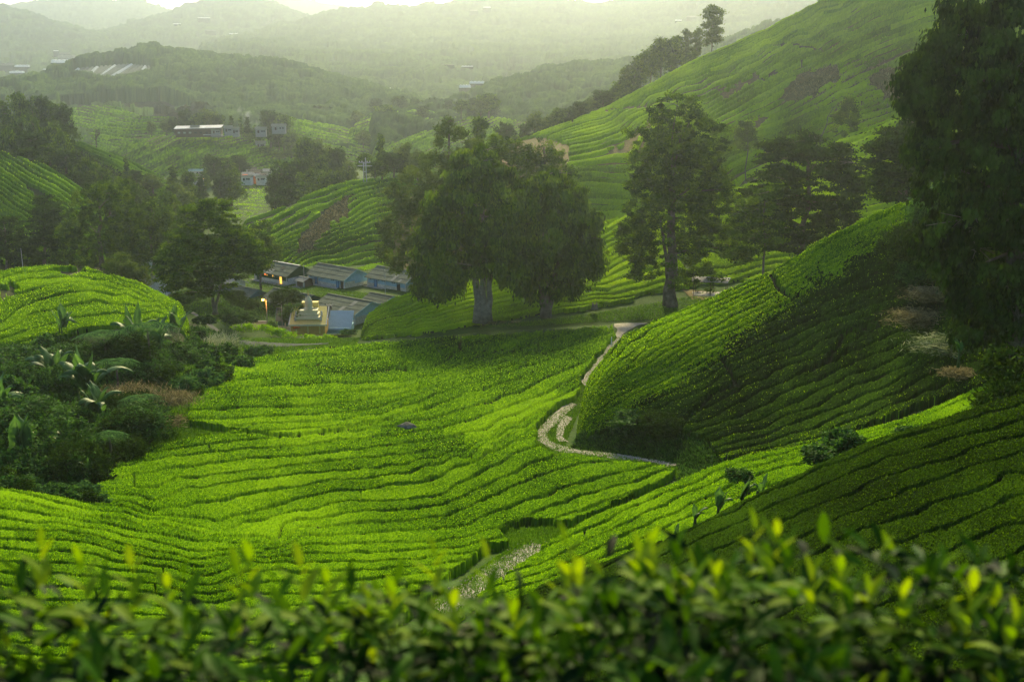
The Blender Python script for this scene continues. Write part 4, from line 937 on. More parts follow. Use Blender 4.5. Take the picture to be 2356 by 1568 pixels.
M['asphalt'] = surf('asphalt_road', [(.06, .07, .065), (.10, .105, .10), (.14, .145, .14)], .3, .95, 0, .3, 8, scale2=3)
M['gravel'] = surf('pale_gravel', [(.10, .10, .06), (.30, .28, .22), (.50, .48, .42)], 1.1, .95, .1, 1.0, 5, scale2=4)
M['glow_o'] = surf('lamp_glow', [(1, .4, .08), (1, .45, .1)], 1, .5, emit=(1, .42, .06, 14))
M['glow_y'] = surf('window_glow', [(1, .6, .15), (1, .6, .15)], 1, .5, emit=(1, .55, .08, .9))
M['glow_r'] = surf('window_glow_red', [(.9, .2, .06), (.9, .2, .06)], 1, .5, emit=(1, .22, .05, .9))
M['stone'] = surf('grey_stone', [(.06, .065, .05), (.12, .125, .10), (.2, .2, .17)], 1.5, .95, 0, .8, 5)
M['steel'] = surf('pole_steel', [(.28, .30, .30), (.4, .42, .42)], 2, .5, .4)
M['pole_o'] = surf('pole_timber', [(.35, .30, .24), (.48, .42, .34)], 2, .7)
M['poly'] = surf('greenhouse_film', [(.30, .33, .33), (.44, .48, .47)], .05, .9, 0)
M['film'] = surf('white_film', [(.50, .54, .54), (.70, .74, .74)], .05, .9, 0)
M['poly_g'] = surf('greenhouse_old_film', [(.10, .115, .085), (.18, .20, .15)], .05, .9, 0)
M['red'] = surf('orange_tarp', [(.55, .13, .02), (.7, .2, .04)], 1, .8)
M['bluepaint'] = surf('blue_door', [(.08, .20, .36), (.12, .28, .46)], 2, .6)

def house(label, peak, zg, L, W, yaw, hw=2.7, hr=4.7, wall='blue_wall', base='white', roof='roof', doors=(), wins=(), panels=(), lit=(), group='long worker houses with grey corrugated roofs', name='worker_house', ridge_cap=None, eave=.7, gpanel=True, Y=None):
    """local x runs along the ridge, the gable end shown is at x = 0, front side is -y"""
    pk = plane_pt(*peak, zg + hr) if Y is None else P(*peak, Y)
    e = empty(name, (pk[0], pk[1], zg), yaw); tag(e, label, 'house', group)
    ov = .5
    def prism(mb, x0, x1, z0, z1, inset=0):
        y = W / 2 - inset
        mb.poly([(x0, -y, z0), (x1, -y, z0), (x1, y, z0), (x0, y, z0), (x0, -y, z1), (x1, -y, z1), (x1, y, z1), (x0, y, z1)], [(0,1,5,4),(1,2,6,5),(2,3,7,6),(3,0,4,7),(4,5,6,7),(0,3,2,1)])
    mb = MB(); sl = (hr - hw) / (W / 2); x1 = -ov; x0 = -L + ov; y = W / 2
    mb.poly([(x0,-y,1.05),(x1,-y,1.05),(x1,y,1.05),(x0,y,1.05),(x0,-y,hw),(x1,-y,hw),(x1,y,hw),(x0,y,hw),(x0,0,hr-.06),(x1,0,hr-.06)],
            [(0,1,5,4),(1,2,6,9,5),(2,3,7,6),(3,0,4,8,7),(4,5,9,8),(6,7,8,9),(0,3,2,1)]); mb.build('wall', M[wall], e)
    mb = MB(); prism(mb, x0 - .05, x1 + .05, -.6, 1.05, -.05); mb.build('base_wall', M[base], e)
    if gpanel:
        mb = MB(); mb.box((x1 + .04, -y * .55, .95), (.1, y * .8, 1.7)); mb.build('gable_panel', M['plaster'] if base != 'white' or wall != 'green_wall' else M['white'], e)
    mb = MB()
    for s in (-1, 1):
        t = .08; ye = s * (W / 2 + eave); ze = hw - eave * sl
        mb.poly([(-L, 0, hr), (0, 0, hr), (0, ye, ze), (-L, ye, ze), (-L, 0, hr + t), (0, 0, hr + t), (0, ye, ze + t), (-L, ye, ze + t)], [(0,1,2,3),(7,6,5,4),(1,0,4,5),(2,1,5,6),(3,2,6,7),(0,3,7,4)])
    # overlapping sheet rows
    for k in (1, 2):
        f = k / 3; yy = -(W / 2 + eave) * f; zz = hr - sl * (W / 2 + eave) * f
        mb.box((-L / 2, yy, zz + .10), (L, .10, .05))
    ro = mb.build('roof', M[roof], e)
    mb = MB(); mb.box((-L / 2, 0, hr + .12), (L + .05, .5, .09)); mb.build('ridge_cap', M[ridge_cap or roof], ro)
    for xx in (0, ):
        mb = MB()
        for s in (-1, 1): mb.box((.03, s * (W / 4 + eave / 2), (hr + hw - eave * sl) / 2 - .02), (.06, (W / 2 + eave) / cos(math.atan(sl)), .2), tilt=Vector((1, 0, 0)).rotation_difference(Vector((1, 0, 0))) if False else __import__('mathutils').Euler((-s * math.atan(sl), 0, 0)))
        mb.build('barge_board', M['white'] if wall == 'x' else M[wall], e)
    for (xa, f0, f1, wd, mt) in panels:
        mb = MB(); Wt = W / 2 + eave; ya, yb = -Wt * f0, -Wt * f1; za, zb = hr - sl * Wt * f0 + .13, hr - sl * Wt * f1 + .13
        mb.poly([(xa, ya, za), (xa + wd, ya, za), (xa + wd, yb, zb), (xa, yb, zb), (xa, ya, za + .03), (xa + wd, ya, za + .03), (xa + wd, yb, zb + .03), (xa, yb, zb + .03)], [(0,3,2,1),(4,5,6,7),(0,1,5,4),(1,2,6,5),(2,3,7,6),(3,0,4,7)])
        mb.build('roof_panel', M[mt], ro)
    for (xd, mt) in doors:
        mb = MB(); mb.box((xd, -y - .07, 1.0), (.95, .1, 2.05)); d_ = mb.build('door', M[mt], e)
        mb = MB()
        for dx in (-.52, .52): mb.box((xd + dx, -y - .1, 1.02), (.09, .12, 2.1))
        mb.build('frame', M['dark'] if wall != 'green_wall' else M['green_wall'], d_)
    for (xw, zw, ww, hh, mt) in wins:
        mb = MB(); mb.box((xw, -y - .05, zw), (ww, .08, hh)); wo = mb.build('window', M[mt], e)
        mb = MB()
        for dz in (-hh / 2 - .04, hh / 2 + .04): mb.box((xw, -y - .08, zw + dz), (ww + .16, .12, .08))
        for dx in (-ww / 2 - .04, 0, ww / 2 + .04): mb.box((xw + dx, -y - .08, zw), (.07, .12, hh))
        mb.build('frame', M[wall], wo)
    mb = MB(); mb.box((-L / 2, -y - .75, .05), (L - .4, 1.5, .25)); mb.build('plinth', M['concrete'], e)
    mb = MB()
    for xx in (x0 + .12, x1 - .12): mb.box((xx, -y - .08, hw / 2), (.28, .14, hw))
    mb.build('corner_post', M['white'], e)
    return e

YW = radians(-38)
wset = lambda off=0: [(-13.2, 2.1, .55, .5, 'dark'), (-10.2, 2.1, .35, .4, 'dark'), (-8.9, 2.1, .45, .42, 'dark'), (-8.2, 2.1, .45, .42, 'dark'), (-5.3, 2.05, .45, .42, 'dark'), (-4.6, 2.05, .45, .42, 'dark'), (-3.4, 2.0, .35, .35, 'dark')]
house('green and white house with white ridge cap and lit yellow doorway', (690.5, 611.5), -62, 14.2, 8.6, YW, wall='green_wall', ridge_cap='white', doors=[(-12.2, 'green_wall'), (-2.9, 'glow_y')],
      wins=[(-9.2, 2.0, .7, .5, 'glow_r'), (-8.4, 1.9, .35, .35, 'glow_y'), (-6.1, 1.95, .45, .45, 'glow_y'), (-5.4, 1.9, .4, .5, 'blue_wall')], panels=[(-8.6, .62, .98, 2.1, 'roof_pale'), (-5.2, .30, .55, 1.4, 'roof_dark')])
house('middle blue house of the upper row with mossy grey roof', (822, 620), -62.1, 15, 8.6, YW, base='plaster', doors=[(-11.2, 'bluepaint'), (-3.0, 'bluepaint'), (-1.3, 'wood')], wins=wset(), panels=[(-7.2, .0, .3, 1.6, 'roof'), (-12, .33, .6, 1.7, 'roof_pale')][:1])
house('right blue house of the upper row with a pale sheet down its roof', (963, 626.5), -62.1, 15, 8.6, YW, base='plaster', doors=[(-11.4, 'bluepaint'), (-3.1, 'dark')], wins=wset(), panels=[(-5.7, .45, .98, 1.0, 'roof_pale'), (-3.0, .75, .98, .7, 'roof_pale')])
house('half hidden brown roofed house at the right end of the upper row', (1060, 636), -62.0, 15, 8.6, YW, base='plaster', roof='roof_dark', wins=wset())
house('lower blue gabled house nearest the twin trunked tree', (595, 667), -65, 15, 8.6, YW, wall='teal_wall', base='plaster', roof='roof')
house('lower green gabled house with two pale roof sheets', (722, 679.5), -65, 15, 9, YW, wall='green_wall', base='plaster', roof='roof', panels=[(-5.6, .0, .4, 1.5, 'roof_pale'), (-7.8, .3, .6, 3.4, 'roof_pale')])
house('lower blue gabled house with wide weathered roof at the tea slope', (856, 694.5), -65.2, 15.5, 10.5, YW, wall='blue_wall', base='plaster', roof='roof', panels=[(-5.0, .15, .5, 1.2, 'roof_pale'), (-6.3, .62, .92, 1.2, 'roof_pale')], wins=wset())
house('front dark roofed house behind the street lamp', (636, 709), -65.3, 13, 9, radians(188), wall='teal_wall', base='plaster', roof='roof_dark', hw=2.6, hr=4.3)
house('front dark roofed house behind the shrine', (757, 708), -65.3, 11, 8, radians(10), wall='teal_wall', base='plaster', roof='roof_dark', hw=2.6, hr=4.2)
house('small shed roof peeping over the tea slope', (905, 682), -63.5, 8, 6, YW, base='plaster', roof='roof', hw=2.0, hr=3.2)
for i, (u, v, Yy, lb, wl, rf) in enumerate([(352, 592, 318, 'pale roofed hut glimpsed through the foliage above the tea mound', 'white', 'tin'), (372, 640, 290, 'white hut half hidden left of the twin trunked tree', 'white', 'roof_pale'), (412, 676, 262, 'blue hut behind the shoulder of the tea mound', 'blue_wall', 'tin'), (545, 640, 300, 'small white hut left of the green house', 'white', 'roof_pale')]):
    house(lb, (u, v), -62.5 if i != 2 else -64.5, 8, 6, YW, wall=wl, base='plaster', roof=rf, hw=2.4, hr=3.8, group='small huts half hidden by trees', name='hut', gpanel=False)
# outhouse
o_ = house('low lean-to shed between the green house and the middle blue house', (712, 640), -62, 4, 3, YW, hw=1.9, hr=2.4, wall='wood', base='wood', roof='roof_pale', group='small huts half hidden by trees', name='shed', gpanel=False)

# shrine
sp = plane_pt(709, 768, -64.6); sp = P(709, 768, 247); zt = float(sp[2])
t = empty('shrine', (sp[0], sp[1], zt), radians(2)); tag(t, 'small yellow and white temple with bell shaped tower and gold finial', 'temple', None)
mb = MB(); mb.box((0, 3.2, .9), (7.6, 6.4, 2.4)); mb.build('wall', M['ochre'], t)
mb = MB(); mb.poly([(-4.3,-.4,2.0),(4.3,-.4,2.0),(3.7,5.6,4.9),(-3.7,5.6,4.9),(-4.3,-.4,2.18),(4.3,-.4,2.18),(3.7,5.6,5.08),(-3.7,5.6,5.08)],[(0,3,2,1),(4,5,6,7),(0,1,5,4),(1,2,6,5),(2,3,7,6),(3,0,4,7)]); mb.build('roof', M['yellow'], t)
mb = MB(); mb.box((0, -.42, 2.1), (8.7, .12, .35)); mb.build('eave_board', M['cream'], t)
mb = MB(); mb.box((-4.15, 2.5, 3.6), (.18, 6.4, .25), tilt=__import__('mathutils').Euler((math.atan2(2.9, 6), 0, 0))); mb.box((4.15, 2.5, 3.6), (.18, 6.4, .25), tilt=__import__('mathutils').Euler((math.atan2(2.9, 6), 0, 0))); mb.build('roof_edge', M['white'], t)
mb = MB(); mb.box((0, 2.6, 3.35), (5.4, 3.6, .5)); mb.box((0, 2.9, 3.8), (4.6, 3.0, 1.0)); mb.box((0, 3.1, 4.6), (4.0, 2.6, .8)); mb.build('terrace', M['cream'], t)
mb = MB(); mb.box((0, 5.4, 5.0), (3.7, 1.6, 2.4)); mb.build('back_block', M['yellow'], t)
tw = MB(); tw.lathe((0, 3.0, 4.9), [(1.0,0),(1.02,.5),(.8,.6),(.85,1.0),(.92,1.4),(.86,1.9),(.62,2.4),(.42,2.8),(.22,3.1),(.12,3.3)], 20); two = tw.build('tower', M['cream'], t, smooth=True)
fb = MB(); fb.lathe((0, 3.0, 8.15), [(.12,0),(.2,.1),(.22,.2),(.1,.32),(.16,.42),(.06,.55),(.04,.9),(.02,1.3)], 10); fb.build('finial', M['gold'], two, smooth=True)
for sx in (-1, 1):
    for k in (0, 1):
        mb = MB(); mb.lathe((sx * 2.85, .9 + k * 1.5, 2.9 + k * .75), [(.28,0),(.3,.3),(.2,.6),(.24,.8),(.12,1.0),(.03,1.15)], 8); mb.build('pinnacle', M['white'], t, smooth=True)
for dx in (-2.6, 0, 2.6):
    mb = MB(); mb.box((dx, -.03, 1.0), (.25, .12, 1.9)); mb.build('pillar', M['yellow'], t)
# blue roof shed
bp = P(776, 768, 252); bz = float(bp[2])
b = empty('blue_shed', (bp[0], bp[1], bz), radians(-2)); tag(b, 'shed with large plain light blue sloping roof beside the temple', 'shed')
mb = MB(); mb.poly([(-2.6,0,.9),(3.2,0,.9),(2.9,6.5,3.9),(-2.6,6.5,3.9),(-2.6,0,1.0),(3.2,0,1.0),(2.9,6.5,4.0),(-2.6,6.5,4.0)],[(0,3,2,1),(4,5,6,7),(0,1,5,4),(1,2,6,5),(2,3,7,6),(3,0,4,7)]); mb.build('roof', M['blue_roof'], b)
mb = MB(); mb.box((.2, 3.4, .6), (5.2, 5.8, 1.4)); mb.build('wall', M['blue_wall'], b)
# picnic shelter
pp = gpt(LE, 1640, 674); px_, py_, pz_ = [float(k) for k in P(1636, 676, 238)]
s_ = empty('shelter', (px_, py_, pz_), radians(-4)); tag(s_, 'open roadside shelter with rusty tin roof on posts', 'shelter')
mb = MB(); mb.poly([(-4.4,-1.7,2.95),(3.2,-1.7,2.75),(4.2,1.7,3.2),(-4.0,1.7,3.4),(-4.4,-1.7,3.03),(3.2,-1.7,2.83),(4.2,1.7,3.28),(-4.0,1.7,3.48)],[(0,3,2,1),(4,5,6,7),(0,1,5,4),(1,2,6,5),(2,3,7,6),(3,0,4,7)]); mb.build('roof', M['tin'], s_)
for x, y, h in ((-3.9,-1.5,3.0),(-.3,-1.5,2.9),(2.9,-1.5,2.8),(-3.2,1.5,3.3),(.6,1.5,3.3),(3.6,1.5,3.2)):
    mb = MB(); mb.tube([(x, y, -.3), (x, y, h)], .07, 6); mb.build('post', M['wood'], s_)
mb = MB(); mb.box((-.6, 0, .02), (6.6, 3.4, .18)); mb.build('slab', M['concrete'], s_)
mb = MB(); mb.box((-2.3, .6, .45), (1.6, .5, .1)); mb.box((-2.9, .6, .22), (.1, .4, .4)); mb.box((-1.7, .6, .22), (.1, .4, .4)); mb.build('bench', M['wood'], s_)

# poles
def pole(label, u, vb, vt, Y, r=.09, mat='steel', arms=0, name='utility_pole', armw=.8):
    a = P(u, vb, Y); h = float(P(u, vt, Y)[2] - a[2]); e = empty(name, tuple(a)); tag(e, label, 'pole', None)
    mb = MB(); mb.tube([(0, 0, -.5), (0, 0, h)], [r, r * .7], 8); mb.build('shaft', M[mat], e)
    for k in range(arms):
        mb = MB(); mb.box((0, 0, h * (.97 - .12 * k) - .2), (armw * (1 + .6 * (k == 1)), .09, .12)); am = mb.build('crossarm', M[mat], e)
        for sx in (-1, 1):
            mb = MB(); mb.lathe((sx * armw * .45, 0, h * (.97 - .12 * k) - .14), [(.06,0),(.08,.08),(.04,.16),(.05,.24)], 8); mb.build('insulator', M['white'], am)
    return e
# twin legged mast on the small hill
a = P(840, 412, 352); h = float(P(840, 363, 352)[2] - a[2]); e = empty('power_mast', tuple(a)); tag(e, 'twin legged power mast with crossarms on top of the small hill', 'power mast')
for sx in (-1, 1):
    mb = MB(); mb.tube([(sx * .45, 0, -.8), (sx * .32, 0, h * (.8 if sx < 0 else 1))], .13, 8); mb.build('leg', M['steel'], e)
for z_, w_ in ((.78, 3.6), (.70, 1.2), (.62, 4.4), (.35, 1.0)):
    mb = MB(); mb.box((0, 0, h * z_), (w_, .16, .18)); mb.build('crossarm', M['steel'], e)
mb = MB()
for x_ in (-1.6, -.8, .8, 1.6): mb.lathe((x_, 0, h * .79), [(.1,0),(.15,.15),(.07,.3),(.12,.45)], 8)
mb.build('insulator', M['white'], e)
pole('thin grey pole in front of the middle blue house', 697.5 + 3.2, 660, 609, 293)
pole('thin grey pole in front of the right blue house', 887, 680, 620, 283)
pole('short thin pole behind the lower green house roof', 647, 697, 672, 262, .06)
pole('slim grey pole between street lamp and temple', 650, 757, 700, 249, .06)
pole('slim pole standing before the lower weathered roof', 760.5, 745, 698, 256, .05, arms=1, armw=1.6)
pole('thin pale pole at the left edge above the tea mound', 53, 618, 571, 222, .06)
# street lamp
a = P(615.5, 748, 246); e = empty('street_lamp', tuple(a)); tag(e, 'lit orange street lamp on a tall pole beside the temple', 'street lamp')
h = float(P(615.5, 688, 246)[2] - a[2])
mb = MB(); mb.tube([(0, 0, -.5), (0, 0, h + .5)], [.13, .09], 10); mb.build('shaft', M['pole_o'], e, smooth=True)
mb = MB(); mb.tube([(0, 0, h - .2), (-.35, -.1, h + .1), (-.6, -.15, h + .05)], .05, 8); mb.build('arm', M['pole_o'], e, smooth=True)
mb = MB(); mb.lathe((-.65, -.15, h - .22), [(.05,.3),(.2,.26),(.3,.12),(.26,.0),(.12,-.08)], 14); mb.build('lamp_head', M['glow_o'], e, smooth=True)
ld = bpy.data.lights.new('lamp_light', 'POINT'); ld.energy = 420; ld.color = (1, .36, .06); ld.shadow_soft_size = .25
lo = bpy.data.objects.new('lamp_light', ld); COL.objects.link(lo); lo.parent = e; lo.location = (-.75, -.45, h - .4)
# far lamps
for i, (u, v, Y, s, lb) in enumerate([(53,186,1250,.75,'left one of two orange lamps by the far left greenhouses'),(84,187,1250,.75,'right one of two orange lamps by the far left greenhouses'),(467,298,645,.32,'orange lamp above the long dark building'),(459,299,645,.2,'fainter lamp just left of the orange one over the building'),(636,386,520,.22,'orange lamp in the dark trees right of the town'),(468,411,470,.13,'tiny white lamp left of the town clump')]):
    a = P(u, v, Y); z0 = gz(float(a[0]), float(a[1])); hgt = min(max(float(a[2]) - z0, 5), 14); e = empty('distant_lamp', (a[0], a[1], a[2] - hgt)); tag(e, lb, 'street lamp', None)
    mb = MB(); mb.tube([(0, 0, 0), (0, 0, hgt)], .1, 6); mb.build('shaft', M['steel'], e)
    mb = MB(); mb.lathe((0, 0, hgt - s), [(.1,0),(s*.8,.3*s),(s,s),(s*.8,1.7*s),(.1,2*s)], 12); mb.build('lamp_head', M['glow_o'] if i != 5 else M['glow_y'], e, smooth=True)

# long building on the hazy hill
a = P(408, 314, 615); e = empty('long_building', (a[0], a[1], a[2] - .5), radians(4)); tag(e, 'long dark low building with pale roof on the hazy tea hill', 'building')
mb = MB(); mb.box((11, 3, 2.2), (24, 6, 4.4)); mb.build('wall', M['wood'], e)
mb = MB(); mb.poly([(-1.5,-1,4.4),(23.5,-1,4.9),(23.5,6.5,5.9),(-1.5,6.5,5.4),(-1.5,-1,4.6),(23.5,-1,5.1),(23.5,6.5,6.1),(-1.5,6.5,5.6)],[(0,3,2,1),(4,5,6,7),(0,1,5,4),(1,2,6,5),(2,3,7,6),(3,0,4,7)]); mb.build('roof', M['tin'], e)
for k in range(8):
    mb = MB(); mb.box((1 + k * 2.9, -.06, 2.4), (1.3, .1, .9)); mb.build('window', M['roof_pale'] if k < 3 else M['dark'], e)
mb = MB(); mb.box((19, -1.5, 1.4), (10, 2.4, .25)); mb.box((22, -2.2, .8), (8, 1.2, .25)); mb.build('veranda', M['concrete'], e)
def cottage(label, u, v, Y, w, d, h, wl, rf, yaw=0, group=None, name='cottage', lit=None):
    a = P(u, v, Y); e = empty(name, tuple(a), yaw); tag(e, label, 'house', group)
    mb = MB(); mb.box((0, 0, h * .4 - 1), (w, d, h * .8 + 2)); mb.build('wall', M[wl], e)
    mb = MB(); x, y = w / 2 + .4, d / 2 + .4
    mb.poly([(-x,-y,h*.78),(x,-y,h*.78),(x,y,h*.78),(-x,y,h*.78),(-x,0,h*1.25),(x,0,h*1.25)],[(0,1,5,4),(2,3,4,5),(1,2,5),(3,0,4),(0,3,2,1)]); mb.build('roof', M[rf], e)
    mb = MB(); mb.box((-w * .22, -d / 2 - .03, h * .3), (.9, .08, h * .55)); mb.build('door', M['wood'], e)
    for sx in (.12, .32): mb = MB(); mb.box((w * sx, -d / 2 - .03, h * .4), (.8, .08, .7)); mb.build('window', M[lit or 'dark'], e)
    return e
GB = 'small buildings right of the long dark building'
for (u, v, w, wl, lb) in [(498,304,6,'white','white roofed hut first right of the long building'),(526,300,5,'white','white roofed hut second right of the long building'),(543,303,4,'white','little pale hut third right of the long building'),(449,299,5,'white','pale hut above the long building by the lamps'),(642,296,9,'white','pale hut alone among trees right of the smoke'),(601,303,7,'white','pale hut under the smoke'),(455,303,4,'red','small orange lit kiosk above the long building'),(600,335,6,'white','grey hut on the slope under the smoke')]:
    cottage(lb, u, v + 3, 618, w * .8, 4, 2.6, 'roof_pale' if wl == 'white' else 'wood', 'poly_g', .1, GB)
GT = 'houses of the little town in the valley'
for i, (u, v, Y, w, wl, rf, lb) in enumerate([(578,392,560,9,'white','blue_roof','blue roofed house at the upper edge of the little town'),(596,388,575,8,'white','tin','tin roofed house at the back of the town'),(588,398,545,10,'white','blue_roof','wide blue roofed house in the middle of the town'),(606,402,545,9,'white','poly','bright white house at the right of the town'),(570,404,530,8,'glow_r','tin','town house with orange lit front'),(585,408,525,9,'red','roof_pale','town house with red walls'),(603,411,520,8,'white','poly','white house nearest the dark trees in town'),(569,411,515,8,'white','poly','white walled shed at the left front of the town'),(615,396,560,6,'white','tin','narrow house at the far right of the town'),(452,397,530,11,'white','teal_wall','green roofed house between dark trees left of the town'),(447,409,520,8,'white','poly','pale house below the green roofed one')]):
    cottage(lb, u, v + 4, Y, w * .55, 3.5, 2.0, wl, {'poly': 'poly_g', 'tin': 'roof_pale', 'blue_roof': 'roof_dark'}.get(rf, rf), random.uniform(-.3, .3), GT, 'town_house')

# greenhouses
def span_mesh(nsp, w, L, h, n=7):
    mb = MB()
    for k in range(nsp):
        pts = []; x0 = k * w
        for j in range(n + 1):
            a_ = pi * j / n; pts.append((x0 + w / 2 - cos(a_) * w / 2, h * .55 + sin(a_) * h * .45))
        pts = [(x0, 0)] + pts + [(x0 + w, 0)]; q = len(pts)
        mb.poly([(x, 0, z) for x, z in pts] + [(x, L, z) for x, z in pts], [(i, i + 1, q + i + 1, q + i) for i in range(q - 1)] + [tuple(range(q))[::-1], tuple(range(q, 2 * q))])
    return mb
lo_ = np.array([(163,183),(215,190),(250,190),(352,177)], float); up_ = np.array([(176,172),(240,166),(300,161),(347,167)], float); nsp = 18
A_ = []; B_ = []
for k in range(nsp + 1):
    f = k / nsp * 3; A_.append(LP.top(np.interp(f, range(4), lo_[:, 0]), np.interp(f, range(4), lo_[:, 1]))); B_.append(LP.top(np.interp(f, range(4), up_[:, 0]), np.interp(f, range(4), up_[:, 1])))
e = empty('greenhouse_terrace', tuple(A_[9])); tag(e, 'large multi span greenhouse terrace on the forest ridge', 'greenhouse')
for k in range(nsp):
    mb = MB(); n_ = 7; pts = []
    for (P0_, P1_) in ((A_[k], A_[k + 1]), (B_[k], B_[k + 1])):
        for j in range(n_ + 3):
            a_ = 0 if j == 0 else (pi if j == n_ + 2 else pi * (j - 1) / n_); w0 = (1 - cos(a_)) / 2; q = P0_ * (1 - w0) + P1_ * w0
            z = -3 if j in (0, n_ + 2) else 3.5 + sin(a_) * 2.6; pts.append((q[0] - A_[9][0], q[1] - A_[9][1], q[2] - A_[9][2] + z))
    q_ = n_ + 3; mb.poly(pts, [(i, i + 1, q_ + i + 1, q_ + i) for i in range(q_ - 1)] + [tuple(range(q_))[::-1], tuple(range(q_, 2 * q_))]); mb.build('tunnel', M['poly_g'] if k % 4 else M['poly'], e)
proto_gh = [span_mesh(4, 1 / 4, 1, 1).build('roof', M['film']), span_mesh(3, 1 / 3, 1, 1).build('roof', M['poly_g'])]
ghm = [o.data for o in proto_gh]
for o in proto_gh: bpy.data.objects.remove(o)
base_mb = MB(); base_mb.box((.5, .5, -.5), (1.04, 1.04, 1.0)); bo = base_mb.build('terrace', M['forest']); bm_ = bo.data; bpy.data.objects.remove(bo)
Lm = {'W': LW, 'S': LS, 'R': LR}
for i, (l, u, v, w_, d_, r) in enumerate(GH):
    a = gpt(Lm[l], u - w_ / 2, v + d_ / 2, {'W': -20, 'R': -27, 'S': -27}[l]); Y = float(a[1]); sw = w_ * Y / F
    e = empty('greenhouse', (a[0], a[1], a[2]), r * .5)
    tag(e, 'pale plastic greenhouse among those scattered over the far valley and mountains', 'greenhouse', 'far greenhouses scattered over valley and mountains')
    dep = d_ * Y / F * 2.2
    for nm, me, sc in (('roof', ghm[0 if i % 3 else 1], (sw, dep, d_ * Y / F * .9)), ('terrace', bm_, (sw, dep, 36))):
        o = bpy.data.objects.new(nm, me); COL.objects.link(o); o.parent = e; o.scale = sc
# summit building
cottage('square building on the very summit of the central mountain', 1111, 12, 2790, 22, 16, 12, 'poly', 'roof', 0, None, 'summit_building')
# ------------------------------------------------ road, paths, plants, rocks
def strip(name, layer, pts, label, mat, lift=.06, sub=14, cross=3, drop=DROP, edge_noise=0., cat=None, kind='structure', hold=None):
    """band given by left and right edge points (ul, vl, ur, vr) in order, laid on the soil"""
    p = np.array(pts, float); t = np.linspace(0, len(p) - 1, (len(p) - 1) * sub + 1)
    E = np.stack([np.interp(t, np.arange(len(p)), p[:, k]) for k in range(4)], -1)
    for k in range(4): E[:, k] = gsm(E[:, k], 3) if len(E) > 14 else E[:, k]
    rows = []
    for c in np.linspace(0, 1, cross + 1):
        uu = E[:, 0] * (1 - c) + E[:, 2] * c; vv = E[:, 1] * (1 - c) + E[:, 3] * c
        if edge_noise and c in (0, 1): uu = uu + edge_noise * vnoise(t * 2.3, t * 0 + c * 9, 4) ; vv = vv + edge_noise * .5 * vnoise(t * 2.9, t * 0 + c * 5, 6)
        q = gpt(layer, uu, vv, drop); q[..., 2] += lift + (.05 if 0 < c < 1 else 0); rows.append(q)
    V = np.stack(rows, 1); o = mesh_obj(name, V.reshape(-1, 3), quads(*V.shape[:2]), mat); tag(o, label, cat, kind=kind); return o
strip('road', LC, [(1560,728,1560,742),(1510,727,1505,741),(1440,730,1430,738),(1330,735,1320,741),(1230,741,1225,747),(1150,747,1140,753),(1095,753,1085,757)], 'grey paved road passing the tall trees', M['asphalt'], lift=.25)
strip('road', LC, [(545,782,532,790),(570,786,560,797),(620,790,615,800),(665,792,662,799),(700,793,698,797),(760,791,760,793)], 'bend of the pale road by the village', M['asphalt'], lift=.25)
strip('road', LC, [(443,719,437,722),(462,730,455,733),(478,741,470,745),(495,755,487,759),(516,772,507,777),(540,785,528,790)], 'narrow lane dropping between tea mound and village', M['asphalt'], lift=.3)
strip('path', LC, [(1418,741,1505,741),(1412,747,1470,749),(1420,760,1440,764),(1412,775,1428,780),(1396,793,1410,798),(1382,812,1392,818),(1372,830,1384,838),(1358,850,1374,860),(1346,866,1362,874),(1335,880,1345,890)], 'sandy track running down between field and right hill', M['gravel'], lift=.12, edge_noise=3)
strip('path', LC, [(1310,925,1328,930),(1285,945,1306,952),(1255,968,1280,978),(1238,990,1258,1000),(1236,1010,1258,1012),(1252,1028,1280,1022),(1290,1042,1320,1032),(1350,1047,1370,1038),(1410,1056,1440,1046),(1470,1062,1500,1055),(1520,1070,1560,1062),(1540,1078,1580,1068)], 'stony track curving round the foot of the right hill', M['gravel'], lift=.12, edge_noise=4)
strip('path', LC, [(1300,955,1318,962),(1285,975,1302,985),(1276,1000,1296,1005),(1285,1020,1310,1018)], 'second wheel rut beside the stony track bend', M['gravel'], lift=.13, edge_noise=3)
strip('path', LC, [(1225,1250,1272,1262),(1195,1262,1258,1280),(1160,1278,1238,1302),(1130,1300,1205,1322),(1100,1325,1165,1345),(1068,1350,1120,1372),(1035,1375,1080,1398),(985,1400,1025,1425)], 'white stony stream bed between the tea slopes', M['gravel'], lift=.15, edge_noise=6, sub=12)
strip('gravel_patch', LE, [(1565,665,1590,690),(1600,668,1640,690),(1650,672,1700,690),(1700,678,1760,690)], 'bare gravel yard around the shelter', M['soil_bare'], lift=.1)

def scatter_plants(name, label, layer, poly, n, L, W, mat, drop=DROP, cat='grass', up=1., spread=.6, lift=0, clump=0):
    P0 = np.array(poly, float); out = []
    while len(out) < n:
        u = rng.uniform(P0[:, 0].min(), P0[:, 0].max(), n); v = rng.uniform(P0[:, 1].min(), P0[:, 1].max(), n)
        k = inpoly(u, v, poly); k &= v > layer.ridge(u) + 1
        if clump: k &= vnoise(u / clump, v / clump * 2, 77) > -.15
        out += list(zip(u[k], v[k]))
        if not len(out): break
    a = np.array(out[:n]); p = layer.top(a[:, 0], a[:, 1]); p[:, 2] -= drop - lift
    o = add_blades(name, p, L * rng.uniform(.5, 1.5, n), W * rng.uniform(.6, 1.3, n), None, mat, up, spread); tag(o, label, cat, kind='stuff'); return o
scatter_plants('grass', 'tangled grass between gully and upper field corner', LC, [(420,800),(520,780),(700,795),(690,808),(600,815),(500,850),(430,880),(440,960),(390,1000),(350,960),(400,880)], 22000, .6, .14, M['grass'])
